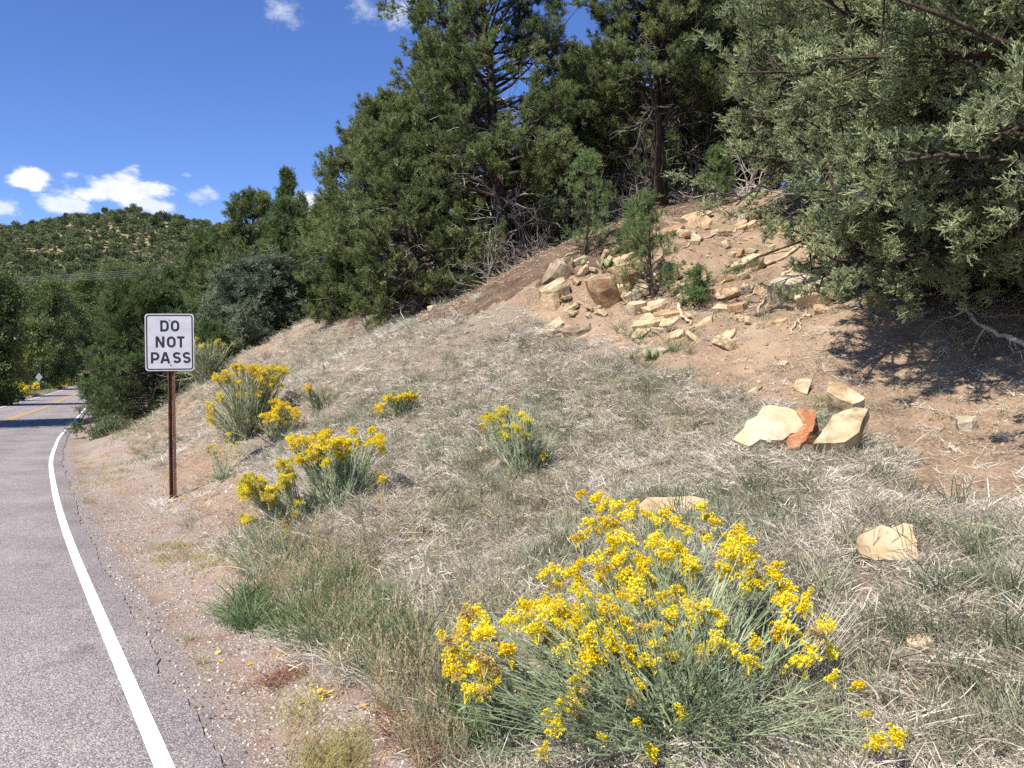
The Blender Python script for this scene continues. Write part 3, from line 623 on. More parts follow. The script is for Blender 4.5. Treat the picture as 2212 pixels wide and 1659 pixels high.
    tree('juniper_tree', 'added juniper past the right edge, there to shade the slope, its boughs hanging into the upper right corner', 'tree', q, 4.6, [(0, 1.6), (.3, 2.5), (.5, 2.7), (.75, 2.3), (1, 1.2)], 'juniper', 14, jg,
         n_limb=150, n_sub=14, n_tuft=28, t0=.34, trunk_r=.18, scl=.72, fork=1, up=(.05, .9), limb_up=0, clump=.2)
    tree('juniper_tree', 'juniper behind the nearest one, its dark leaning limb showing near the top edge', 'tree', on(1990, 13.8), 5.8, [(0, .8), (.15, 1.6), (.4, 2.0), (.7, 1.8), (1, 1.0)], 'juniper', 13, jg,
         n_limb=120, n_sub=12, n_tuft=14, t0=.12, dead=16, trunk_r=.16, scl=.9, fork=1, up=(-.1, .9))
    sg = 'young pinyons growing among the slope rocks'
    for (u, d, h, R, sd_, lb) in [(1262, 13.2, 1.5, .52, 21, 'slender young pinyon standing alone left of the stone pile'), (1412, 11.9, 1.3, .50, 22, 'bushy young pinyon growing out of the stone pile'),
                                  (1375, 12.9, .75, .22, 23, 'small upright pinyon tip just behind the bushy young one'), (1500, 11.3, .42, .16, 24, 'tiny pinyon seedling right of the stone pile above the hollow'),
                                  (1545, 15.4, .95, .3, 25, 'little pinyon seedling in the gap below the pale juniper')]:
        tree('pinyon_sapling', lb, 'sapling', on(u, d), h, [(0, .35 * R), (.15, .9 * R), (.4, R), (.7, .7 * R), (1, .2 * R)], 'young', sd_, sg, n_limb=int(14 + 18 * h), n_sub=4, n_tuft=3, t0=.08, trunk_r=.017 * h + .006, scl=.8, spread=.05, up=(.1, 1.1), gnarl=.1)
    bg = 'tangles of dead grey branches under the pines'
    for i, (u, d, R, H, n, lb) in enumerate([(1160, 16.4, .7, 1.3, 40, 'tangle of dead grey branches beside the tallest pine trunk'), (1320, 17.2, .9, 1.5, 50, 'tangle of dead grey branches behind the slender sapling'), (1490, 17.4, .8, 1.4, 40, 'tangle of dead branches right of the black trunk'),
                                             (1100, 15.6, .7, 1.0, 44, 'tangle of dead grey twigs spilling from the foot of the tallest pine'), (1010, 16.6, .7, .9, 34, 'low tangle of dead branches at the edge of the dry grass'), (1380, 18.6, 1.0, 1.7, 40, 'dead brush in the shade left of the black trunk'), (1610, 16.8, .8, 1.3, 36, 'dead brush where the pine shade meets the pale juniper')]):
        brush('dead_brush', lb, on(u, d), R, H, n, 300 + i, group=bg)
    # a bare fallen limb and its hanging twigs under the nearest juniper
    rng = np.random.default_rng(5)
    for lb, a, b_, c, r in [('pale bare limb snaking down to the right edge under the nearest juniper', (2065, 665, 8.9), (2130, 700, 8.5), (2235, 760, 8.0), .026),
                            ('darker broken limb lying behind the pale bare limb', (2110, 680, 9.3), (2180, 700, 9.0), (2290, 720, 8.7), .04)]:
        A, Bq, Cq = [np.array(at(*q)) for q in (a, b_, c)]; root = thing('fallen_limb', Vector(A), lb, 'branch'); B = Buf()
        t = np.linspace(0, 1, 14)[:, None]; pth = (A * (1 - t) ** 2 + 2 * Bq * t * (1 - t) + Cq * t * t) - A + rng.normal(size=(14, 3)) * .018; pth[:, 2] += .02 * np.sin(t[:, 0] * 9)
        B.tube(pth, r * (.45 + .7 * t[:, 0]), 8)
        for j in range(9): k = rng.integers(1, 12); B.tube(wander(rng, pth[k], rdir(1, rng, -.9, .3)[0], rng.uniform(.2, .6), 5, .3, -.08), [.009, .008, .006, .005, .004, .002], 4, False)
        link('limb', B.mesh('limb', M['dead_pale' if r < .03 else 'dead'], True), root)
build_near_trees()

def copy_tree(root, loc, label, s=1.0, rot=0.0, group=None):
    r = root.copy(); COL.objects.link(r); r.location = loc; r.rotation_euler = (0, 0, rot); r.scale = (s, s, s); r['label'] = label
    if group: r['group'] = group
    for ch in list(root.children):
        c = ch.copy(); COL.objects.link(c); c.parent = r
    return r
def build_backdrop_trees():
    src = {o['label'].split()[0] + str(i): o for i, o in enumerate(sc.objects) if o.name.startswith('pinyon_pine')}; src = list(src.values())
    A = [(1290, 22.5, .85, 'pinyon pine deep in shade just right of the tallest pine'), (1400, 24, 1.0, 'pinyon pine deep behind the black trunk'), (1500, 23, 1.0, 'second pinyon pine deep behind the black trunk, to its right'), (1660, 23, 1.1, 'pinyon pine in the dark gap between pines and junipers'),
         (1150, 22, .7, 'low pinyon pine behind the trunk of the tallest pine'), (1330, 20, .5, 'small shaded pinyon behind the slender sapling'), (1900, 22, 1.15, 'pinyon pine high behind the junipers near the top edge'), (2250, 22, 1.15, 'pinyon pine behind the upper right corner'), (1060, 23, .62, 'low shaded pinyon behind the left boughs of the tallest pine'),
         (860, 24, .6, 'low pinyon pine behind the notched pine'), (1560, 19, .45, 'small shaded pinyon beside the dead brush')]
    A += [(1350, 25, .8, 'bushy pinyon low behind the dead branches'), (1450, 26, .85, 'bushy pinyon low behind the black trunk'), (1560, 25, .8, 'bushy pinyon at the back of the slope crest'), (1200, 24, .75, 'bushy pinyon low behind the slender sapling'), (1010, 22, .7, 'bushy pinyon low behind the tallest pine')]
    wide = [o for o in src if o['label'].startswith('broad')][0]
    for i, (u, d, s, lb) in enumerate(A): copy_tree(wide if i in (4, 5, 8, 9, 10) or i > 10 else src[(i * 2 + 3) % len(src)], on(u, d), lb, s, i * 1.3, 'shaded pinyon pines deeper in the wood')
build_backdrop_trees()

def build_far_trees():
    T = tree; fg = 'pines and junipers lining the right side of the road'
    specs = [('pinyon_pine', 'low dark pinyon pine spreading over the road edge behind the sign', 330, 25.5, 3.7, prof(2.0, [(0, .8), (.15, 1), (.4, 1), (.7, .75), (1, .3)]), 'pine_far', 101, 80, 1.5),
             ('juniper_tree', 'blue-green juniper mound right of the sign panel at the top of the grassy bank', 545, 23.0, 2.2, prof(1.45, ROUND), 'blue', 102, 75, 1.35),
             ('pinyon_pine', 'dense rounded pinyon pine standing above the blue-green juniper', 628, 29, 4.6, prof(1.25, ROUND), 'pine_far', 103, 70, 1.7),
             ('juniper_tree', 'olive juniper with a ragged open top against the clouds', 505, 33, 6.6, prof(1.6, ROUND), 'pine', 104, 60, 1.8),
             ('pinyon_pine', 'olive pinyon between the ragged juniper and the low dark pine', 440, 34, 5.8, prof(1.5, CON), 'pine_far', 105, 60, 1.8),
             ('pinyon_pine', 'pointed little pine top rising just left of the broad roadside pine', 600, 36, 7.0, prof(.8, [(0, 1), (.4, .9), (.7, .5), (1, .08)]), 'pine_far', 106, 55, 1.6),
             ('pinyon_pine', 'pointed pine with a narrow crown above the sign', 352, 42, 6.0, prof(1.3, [(0, 1), (.4, .9), (.7, .5), (1, .08)]), 'pine_far', 107, 50, 2.0),
             ('pinyon_pine', 'bushy pine low on the bank between blue juniper and notched pines', 700, 24.5, 3.4, prof(1.1, CON), 'pine', 108, 60, 1.5),
             ('pinyon_pine', 'small round pinyon at the upper edge of the dry grass', 745, 19.2, 1.0, prof(.42, ROUND), 'pine', 109, 34, .9),
             ('pinyon_pine', 'little pinyon just right of the sign beside the dry rabbitbrush', 465, 22.0, 1.2, prof(.55, ROUND), 'pine_far', 110, 34, 1.0),
             ('pinyon_pine', 'roadside pine half hidden behind the left edge of the sign', 270, 40, 3.6, prof(1.8, ROUND), 'pine_far', 111, 55, 2.0),
             ('pinyon_pine', 'far roadside pine where the road disappears', 262, 62, 5.2, prof(2.2, ROUND), 'pine_far', 112, 50, 2.8)]
    for nm, lb, u, d, h, pf, kd, sd_, nl, s in specs:
        T(nm, lb, 'tree', on(u, d), h, pf, kd, sd_, fg, n_limb=nl, n_sub=9, n_tuft=8, t0=.04, scl=s, dead=14 if d < 27 else 0, dead_len=1.0, up=(-.15, .95), spread=.12)
    lg = 'leafy trees along the left side of the road'
    L_ = [('broad green cottonwood left of the road below the wires', 78, 128, 15.0, 5.6, 'leaf', 201), ('dark leafy tree at the left edge of the photo', -32, 66, 9.0, 2.4, 'leaf', 202),
          ('dusky cottonwood closing the view at the end of the road', 182, 238, 15, 6, 'leaf', 203), ('yellow-green cottonwood at the foot of the hill', 212, 262, 9.5, 5, 'leaf_yellow', 204),
          ('shaded leafy tree behind the far diamond sign', 22, 128, 9.5, 4.2, 'leaf', 205), ('low dark green tree beside the far bend', 130, 205, 12, 7, 'leaf', 206),
          ('yellowing bush-like tree low at the left edge', -12, 92, 6.2, 3.0, 'leaf_yellow', 207), ('rounded dark tree just left of where the road ends', 252, 250, 15, 8, 'leaf', 208), ('dark tree between the broad cottonwood and the road end', 118, 175, 12, 5.5, 'leaf', 209)]
    for lb, u, d, h, R, kd, sd_ in L_:
        T('cottonwood_tree', lb, 'tree', on(u, d), h, prof(R, ROUND), kd, sd_, lg, n_limb=48, n_sub=9, n_tuft=6, t0=.05, scl=2.3 if d < 100 else (3.2 if d < 160 else 4.6), spread=.5, up=(.1, 1.1), bark='dead')
    # roadside trees left of the frame that shade the road
    for i, (x, y, h, R) in enumerate([(-24.9, 28.9, 11.8, 4.6)]):
        T('cottonwood_tree', 'tall cottonwood by the left lane, casting the wide shadow across the road', 'tree',
          Vector((x, y, gz(x, y))), h, prof(R, ROUND), 'leaf', 220 + i, lg, n_limb=60, n_sub=9, n_tuft=7, t0=.3, scl=2.4, spread=.5, up=(.1, 1.1))
build_far_trees()

# ------------------------------------------------------------------ wooded hill
def build_hill_trees():
    rng = np.random.default_rng(44); protos = []
    for k in range(5):
        B = Buf(); R = 1.0; n = 100
        for c in range(9):
            ctr = rdir(1, rng, -.4, 1)[0] * [.62, .62, .75] * rng.uniform(.5, 1) + [0, 0, 1.15]
            rt = ctr + rdir(n // 9 * 7, rng) * (.45 * rng.uniform(.5, 1.15, (n // 9 * 7, 1))); dd = (rt - ctr) + rdir(len(rt), rng) * .3
            B.blades(rt, dd, .24, .15, rng.normal(size=(len(rt), 3)) * .1, 1, rng)
        B.tube([[0, 0, -.4], [0, 0, 1.1]], [.09, .05], 4)
        protos.append(proto('hill_pinyon', B.mesh('hill_pinyon', M['hill_tree'])))
    n = 30000; x = rng.uniform(-460, 60, n); y = rng.uniform(150, 452, n)
    u, v = uv(x, y, 0); keep = (u < 820) & (u > -500) & (rr(x, y) > 12) | (y > 210) & (u < 820) & (u > -500)
    x, y = x[keep], y[keep]
    bare = fbm(x / 22., y / 34., 3, 99)
    keep = bare < .56 + .3 * sstep(y, 380, 430); x, y = x[keep], y[keep]
    # thin out overlaps
    cell = {}; ok = []
    for i in range(len(x)):
        c = (int(x[i] // 2.7), int(y[i] // 3.0))
        if c in cell: continue
        cell[c] = 1; ok.append(i)
    x, y = x[ok], y[ok]; z = ground_z(x, y) - .1; s = rng.uniform(.8, 2.0, len(x)) * (1 + .25 * (rng.uniform(size=len(x)) > .8)) * (1 + .4 * (rng.uniform(size=len(x)) > .93))
    order = np.argsort(y - 60 * ((uv(x, y, z)[0] > 0) & (uv(x, y, z)[0] < 760))); near = order[:300]; far = order[300:]
    for i in near:
        o = link('hillside_tree', protos[i % 5].data, loc=(x[i], y[i], z[i]), rot=(0, 0, rng.uniform(0, 6.28)), scale=float(s[i]))
        tag(o, 'small dark pinyon dotting the lower slope of the far wooded hill', 'tree', 'pinyons on the lower slope of the far hill')
    rot = np.stack([0 * x[far], 0 * x[far], rng.uniform(0, 6.28, len(far))], 1)
    o = scatter('hillside_forest', protos, np.stack([x, y, z], 1)[far], rot, s[far], kind='stuff')
    o['label'] = 'pinyon and juniper forest covering the far hill'; o['category'] = 'forest'
build_hill_trees()

# ------------------------------------------------------------------ grasses
def grass_proto(seed, m, n, R, ln, w, upz, bendk, segs=3, name='tuft'):
    rng = np.random.default_rng(seed); B = Buf(); root = rng.normal(size=(n, 3)) * [R, R, 0]; root[:, 2] = -.01
    d = rdir(n, rng, -.1, .5); d[:, 2] = d[:, 2] * .5 + upz; L_ = ln * rng.uniform(.4, 1.2, n)
    bend = rdir(n, rng, -.7, .1) * bendk * rng.uniform(.3, 1.2, (n, 1)); B.blades(root, d, L_, w, bend, segs, rng)
    return proto(name, B.mesh(name, m))
def seed_proto(seed, m, n=14, H=.5):
    rng = np.random.default_rng(seed); B = Buf()
    for i in range(n):
        p = wander(rng, (rng.normal() * .03, rng.normal() * .03, -.01), (rng.normal() * .25, rng.normal() * .25, 1), H * rng.uniform(.5, 1.1), 5, .07); B.tube(p, [.0018, .0016, .0014, .0012, .001, .0008], 3, False)
        q = 9; t = rng.uniform(.7, 1, q); rt = p[3] + (p[5] - p[3]) * ((t - .7) / .3)[:, None]; B.blades(rt, rdir(q, rng, .1, 1) + (p[5] - p[4]) * 12, .022, .005, np.zeros((q, 3)), 1, rng)
        B.blades(np.repeat(p[:1], 3, 0), rdir(3, rng, .6, 1), H * .45, .004, rdir(3, rng, -.8, 0) * .5, 3, rng)
    return proto('seed_grass', B.mesh('seed_grass', m))
def build_grass():
    GP = [grass_proto(1, M['dry'], 30, .05, .085, .0052, .8, 1.15, 4), grass_proto(2, M['dry'], 24, .04, .125, .0045, 1.0, 1.25, 4), grass_proto(3, M['thatch'], 46, .07, .085, .0042, .35, .8, name='thatch'),
          grass_proto(4, M['thatch'], 34, .05, .10, .004, .8, .9, name='thatch'), grass_proto(5, M['olive'], 14, .03, .15, .0035, 1.7, .2), grass_proto(6, M['olive'], 20, .04, .10, .0035, 1.2, .4)]
    rng = np.random.default_rng(3)
    def sample(n, x0, x1, y0, y1):
        x = rng.uniform(x0, x1, n); y = rng.uniform(y0, y1, n); return x, y
    X, Y = [], []
    for n, a in ((15000, (-1.6, 5.2, 2.3, 6.0)), (26000, (-4.5, 6.5, 6.0, 12.0)), (16000, (-9.5, 4, 12, 24))):
        x, y = sample(n, *a); X.append(x); Y.append(y)
    X = np.concatenate(X); Y = np.concatenate(Y); Z = ground_z(X, Y); g, bk, dk, r = masks(X, Y, Z, 26)
    patch = fbm(X * 1.5, Y * 1.5, 3, 55)
    gap = fbm(X * 4.5, Y * 4.5, 3, 155); keep = g & (patch > -.62) & (gap > -.30); sparse = ~g & (r > 1.0) & ~dk & (rng.uniform(size=len(X)) < np.where(bk, .6, .06)); keep |= sparse
    x, y, z, pt = X[keep], Y[keep], Z[keep], patch[keep]; n = len(x); _, v = uv(x, y, z)
    p2 = fbm(x * .8, y * .8, 3, 66) + rng.normal(size=n) * .35 + .25 * sstep(y, 3.5, 2.5)
    idx = np.where(p2 < -.33, rng.integers(4, 6, n), np.where(p2 < .12, rng.integers(2, 4, n), rng.integers(0, 2, n)))
    rot = np.stack([rng.normal(size=n) * .15, rng.normal(size=n) * .15, rng.uniform(0, 6.28, n)], 1)
    o = scatter('dry_grass', GP, np.stack([x, y, z], 1), rot, rng.uniform(.65, 1.3, n), idx, kind='stuff'); o['label'] = 'bleached and olive dry grass matted over the bank'; o['category'] = 'grass'
    BT = [grass_proto(31, M['dry'], 60, .05, .13, .006, 1.0, 1.4, 5, 'tussock'), grass_proto(32, M['dry'], 46, .06, .11, .006, .7, 1.2, 5, 'tussock'), grass_proto(33, M['olive'], 40, .035, .22, .0045, 1.8, .35, 4, 'tussock'), grass_proto(34, M['thatch'], 60, .06, .16, .005, .8, 1.0, 4, 'tussock')]
    c1 = fbm(X * .55, Y * .55, 3, 201) + rng.normal(size=len(X)) * .18; kk = g & (rng.uniform(size=len(X)) < .075) & (c1 > -.1); x2, y2, z2 = X[kk], Y[kk], Z[kk]; m = len(x2)
    o = scatter('grass_tussocks', BT, np.stack([x2, y2, z2], 1), np.stack([rng.normal(size=m) * .2, rng.normal(size=m) * .2, rng.uniform(0, 6.28, m)], 1), rng.uniform(.6, 1.25, m) ** 1.3, kind='stuff'); o['label'] = 'curled tussocks of bleached grass standing out of the mat'; o['category'] = 'grass'
    # taller seeding grass, green grass and weeds along the toe of the bank
    def zone(poly, n, jit=14):
        us = [p[0] for p in poly]; vs = [p[1] for p in poly]; out = []
        while len(out) < n:
            u = rng.uniform(min(us), max(us)); v = rng.uniform(min(vs), max(vs))
            if inpoly(np.array([u]), np.array([v]), poly)[0]: out.append(G(u + rng.normal() * jit, v + rng.normal() * jit))
        return np.array(out)
    SP = [seed_proto(1, M['tan'], 12, .42), seed_proto(2, M['tan'], 9, .34), seed_proto(3, M['olive'], 10, .36)]
    def put(name, protos, pts_, lo, hi, lab, cat='grass', idx=None):
        k = len(pts_); rot = np.stack([rng.normal(size=k) * .1, rng.normal(size=k) * .1, rng.uniform(0, 6.28, k)], 1)
        o = scatter(name, protos, pts_, rot, rng.uniform(lo, hi, k), idx, kind='stuff'); o['label'] = lab; o['category'] = cat
    put('seeding_grass', SP, np.concatenate([zone([(540, 1150), (660, 1160), (760, 1200), (840, 1300), (930, 1420), (1000, 1560), (1060, 1680), (900, 1640), (820, 1500), (640, 1400), (560, 1300), (510, 1230)], 250),
                                             zone([(620, 1080), (1400, 1000), (1400, 1300), (1000, 1400), (700, 1180)], 50), zone([(700, 860), (1500, 900), (1500, 1050), (700, 1000)], 60)]), .45, .95, 'tall tan grass gone to seed along the foot of the bank')
    GG = [grass_proto(11, M['green'], 24, .04, .16, .007, .7, .8, 4), grass_proto(12, M['green'], 20, .03, .20, .006, 1.1, .7, 4), grass_proto(21, M['green'], 22, .04, .30, .007, 1.6, .5, 4)]
    put('green_grass', GG, np.concatenate([zone([(460, 1310), (560, 1290), (600, 1340), (500, 1380)], 48, 6), zone([(560, 1340), (760, 1290), (960, 1430), (900, 1500), (700, 1420), (600, 1390)], 230), zone([(620, 1250), (800, 1230), (980, 1440), (860, 1500)], 90), zone([(960, 1470), (1120, 1560), (1100, 1650), (980, 1600)], 70), zone([(500, 1180), (640, 1150), (760, 1300), (560, 1300)], 60), zone([(1300, 700), (1450, 740), (1500, 790), (1380, 780)], 12),
                                           zone([(2040, 1150), (2190, 1180), (2180, 1330), (2050, 1260)], 16), zone([(1760, 860), (1800, 880), (1790, 940), (1755, 940)], 5, 3)]), .55, 1.05, 'green grass patch at the edge of the gravel')
    YG = [grass_proto(13, M['yellowgrass'], 46, .05, .10, .0025, .9, .35), grass_proto(14, M['yellowgrass'], 40, .06, .13, .0022, 1.1, .3)]
    put('yellow_weeds', YG, np.concatenate([zone([(330, 1175), (390, 1180), (400, 1225), (340, 1220)], 12, 6), zone([(640, 1600), (800, 1590), (820, 1700), (640, 1700)], 36, 8), zone([(600, 1500), (700, 1500), (680, 1560), (600, 1550)], 12), zone([(150, 950), (250, 960), (300, 1060), (170, 1080)], 40), zone([(380, 1100), (520, 1180), (480, 1290), (400, 1230)], 26)]), .7, 1.3, 'yellowing wispy weeds on the gravel shoulder', 'weeds')
    RW = [grass_proto(15, M['redweed'], 34, .05, .13, .004, .8, .4)]
    put('red_weeds', RW, np.concatenate([zone([(840, 1540), (960, 1600), (1000, 1680), (860, 1640)], 26), zone([(560, 1470), (650, 1440), (640, 1480), (570, 1500)], 9, 6), zone([(1180, 925), (1250, 925), (1240, 950)], 5)]), .6, 1.1, 'rust-red weeds among the grass at the gravel edge', 'weeds')
    # left verge of the road
    n = 6500; yy = rng.uniform(30, 190, n); r = -rng.uniform(6.4, 13, n); xx = xl(yy) + r / cosr(yy); zz = ground_z(xx, yy)
    VP = [grass_proto(16, M['tan'], 30, .2, .5, .03, .9, .4), grass_proto(17, M['olive'], 30, .2, .5, .03, .9, .4)]
    o = scatter('verge_grass', VP, np.stack([xx, yy, zz], 1), np.stack([0 * xx, 0 * xx, rng.uniform(0, 6.28, n)], 1), rng.uniform(.6, 1.1, n), kind='stuff'); o['label'] = 'tan grass verge along the left edge of the road'; o['category'] = 'grass'
    n = 1500; yy = rng.uniform(15, 90, n); r = rng.uniform(1.2, 3.4, n); xx = xl(yy) + r / cosr(yy); zz = ground_z(xx, yy); k = fbm(xx * .5, yy * .5, 2, 4) > -.25; xx, yy, zz = xx[k], yy[k], zz[k]
    VQ = [grass_proto(18, M['olive'], 30, .08, .2, .008, .9, .4), grass_proto(19, M['green'], 26, .08, .18, .008, .8, .4), grass_proto(20, M['tan'], 26, .08, .2, .008, .8, .4)]
    o = scatter('shoulder_grass', VQ, np.stack([xx, yy, zz], 1), np.stack([0 * xx, 0 * xx, rng.uniform(0, 6.28, len(xx))], 1), rng.uniform(.5, 1.1, len(xx)), kind='stuff'); o['label'] = 'mixed grass along the right shoulder toward the bend'; o['category'] = 'grass'
    # single pale tufts on the gravel
    for i, (u, v, s, lb) in enumerate([(410, 1385, .8, 'upper of two pale feathery grass tufts on the gravel shoulder'), (432, 1435, 1.0, 'lower of two pale feathery grass tufts on the gravel shoulder')]):
        B = Buf(); q = 110; rt = rng.normal(size=(q, 3)) * [.015, .015, 0]; B.blades(rt, rdir(q, rng, .35, 1), .095 * s * rng.uniform(.6, 1.1, q), .0022, rdir(q, rng, -.4, .2) * .25, 2, rng)
        tag(link('grass_tuft', B.mesh('grass_tuft', mat('pale tuft %d' % i, [(.42, .38, .22), (.62, .58, .38)], 9, .7, trans=.3)), loc=G(u, v)), lb, 'grass tuft')
build_grass()

# ------------------------------------------------------------------ rabbitbrush
def flower_mesh(seed, m):
    rng = np.random.default_rng(seed); B = Buf()
    lobes = [np.array([rng.normal() * .015, rng.normal() * .015, rng.uniform(-.016, .012)]) for _ in range(11)]
    for c in lobes:
        k = 34; d = rdir(k, rng, -.4, 1); rt = c + d * .0075; B.blades(rt, d + rdir(k, rng) * .5, .0072 * rng.uniform(.7, 1.3, k), .0056, np.zeros((k, 3)), 1, rng)
        B.blades(np.array([[0, 0, -.05]]), (c - np.array([0, 0, -.05]))[None], .055, .0016, np.zeros((1, 3)), 1, rng)
    return B.mesh('flower_head', m)
FM = {k: [flower_mesh(i + 5, M[k]) for i in range(3)] for k in ('flower', 'flower_pale', 'flower_orange', 'flower_brown')}
def rabbitbrush(label, base, heads, seed, smat='stem', extra=60, H=.7, R=.5, leaf=.03, stem_r=.0022, group='yellow flowering rabbitbrush on the bank', low=(0, 0)):
    """heads: list of (world point, size, flower kind)"""
    rng = np.random.default_rng(seed); base = Vector(base); root = thing('rabbitbrush', base, label, 'bush', group); B = Buf(); b0 = np.array(base)
    targets = [(np.array(h[0]) - b0, True) for h in heads]
    for i in range(extra):
        d = rdir(1, rng, .15, 1)[0]; targets.append((d * [R, R, H] * rng.uniform(.55, .98) + [low[0] * rng.uniform(0, 1), low[1] * rng.uniform(0, 1), 0], False))
    LV_r, LV_d = [], []
    for tgt, fl in targets:
        s0 = np.array([rng.normal() * .06 * R / .5, rng.normal() * .06 * R / .5, 0]); s0[:2] += tgt[:2] * .14
        s0[2] = gz(base[0] + s0[0], base[1] + s0[1]) - base[2] - .01
        mid = s0 * .5 + tgt * .5 + np.array([-tgt[0] * .04 + rng.normal() * .03, -tgt[1] * .04 + rng.normal() * .03, -.04 * H + abs(rng.normal()) * .02])
        end = tgt - (tgt - mid) / np.linalg.norm(tgt - mid) * (.02 if fl else 0); t = np.linspace(0, 1, 8)[:, None]
        p = s0 * (1 - t) ** 2 + 2 * mid * t * (1 - t) + end * t * t + rng.normal(size=(8, 3)) * .004 * (t * (1 - t) * 4)
        B.tube(p, stem_r * (1.6 - 1.1 * t[:, 0]), 3, False)
        nl = int(28 if fl else 24); tt = rng.uniform(.3, .97, nl); q = s0 * (1 - tt[:, None]) ** 2 + 2 * mid * (tt * (1 - tt))[:, None] + end * (tt ** 2)[:, None]
        ax = (end - mid) / np.linalg.norm(end - mid); LV_r.append(q); LV_d.append(ax[None] * 1.0 + rdir(nl, rng) * .75)
        for j in range(2):     # side shoots
            k = rng.integers(3, 7); dd = ax + rdir(1, rng)[0] * .5; Ls = H * .2; sp = wander(rng, p[k], dd, Ls, 3, .08, .08); B.tube(sp, stem_r * np.array([.7, .6, .45, .3]), 3, False)
            LV_r.append(sp[1:]); LV_d.append(dd[None] + rdir(3, rng) * .7); LV_r.append(sp[1:] * .5 + sp[:-1] * .5); LV_d.append(dd[None] + rdir(3, rng) * .7)
    r_ = np.concatenate(LV_r); d_ = np.concatenate(LV_d); B.blades(r_, d_, leaf * rng.uniform(.5, 1.2, len(r_)), stem_r * 1.15, rng.normal(size=(len(r_), 3)) * .12, 1, rng)
    link('stems', B.mesh('stems', M[smat]), root, kind='stuff')
    n = 0
    for (p, s, kd) in heads:
        if n >= 298: break
        d = Vector(np.array(p) - b0); d.normalize(); d = (d + Vector((0, 0, .9))).normalized(); q = d.to_track_quat('Z', 'Y').to_euler()
        kd = 'flower_brown' if rng.uniform() < .07 else kd
        o = link('flower_head', FM[kd][int(rng.integers(3))], root, loc=Vector(p) - base, rot=(q.x, q.y, rng.uniform(0, 6.28)), scale=float(s) * 1.38); n += 1
    return root
BIG = [(740,70),(800,80),(850,95),(900,120),(830,130),(960,110),(940,155),(1010,150),(1070,175),(1120,150),(1160,190),(1200,215),(1260,125),(1290,170),(1320,185),(1270,245),(725,255),(760,190),(830,210),(870,190),(920,235),(880,270),(940,260),(1050,250),(1080,270),(1150,280),(1160,320),
       (1430,230),(1450,270),(1400,290),(1420,320),(1470,350),(1390,340),(860,325),(900,345),(1000,355),(1010,375),(1090,335),(1190,375),(1220,395),(1360,385),(1380,400),(1450,410),(1440,450),(1480,430),(1580,380),(1560,410),(1530,455),(1600,480),(1640,470),(620,395),(620,470),(725,385),(730,430),(745,480),
       (840,390),(840,425),(935,410),(945,440),(1020,450),(970,460),(890,490),(950,520),(1020,535),(1100,510),(1160,500),(1180,530),(1240,560),(1230,600),(1130,590),(1325,590),(1640,540),(1690,560),(1710,510),(500,550),(560,550),(640,540),(650,590),(660,630),(600,580),(700,570),(780,570),(800,580),(740,600),(860,600),(900,580),(870,640),(790,650),(710,670),(930,640),(990,650),(1200,640),(1140,640),
       (270,590),(310,580),(230,640),(330,640),(290,690),(230,680),(160,710),(200,750),(270,770),(330,790),(400,745),(350,820),(280,830),(370,870),(210,830),(270,920),(320,930),(300,900),(410,610),(460,605),(530,640),(560,660),(600,690),(660,745),(760,700),(760,730),(870,690),(900,720),(870,740),(830,800),(780,780),(940,740),(1070,710),(1130,760),(1220,720),(1280,740),(1320,680),(1270,780),(1380,740),
       (1500,710),(1480,790),(1640,650),(1600,670),(1800,630),(1820,650),(1760,670),(1830,745),(1720,740),(1670,800),(990,800),(1050,790),(700,870),(750,860),(760,910),(720,920),(640,970),(590,1030),(640,1070),(700,980),(730,1010),(970,960),(1000,890),(980,1060),(1000,1080),(830,1120),(1040,1180),(570,1180),(1820,860),(1930,900),(1960,1030),(2000,1150),(1980,1170),(2030,1140),(2100,1110),(2120,1150),(1240,890),(1180,1010)]
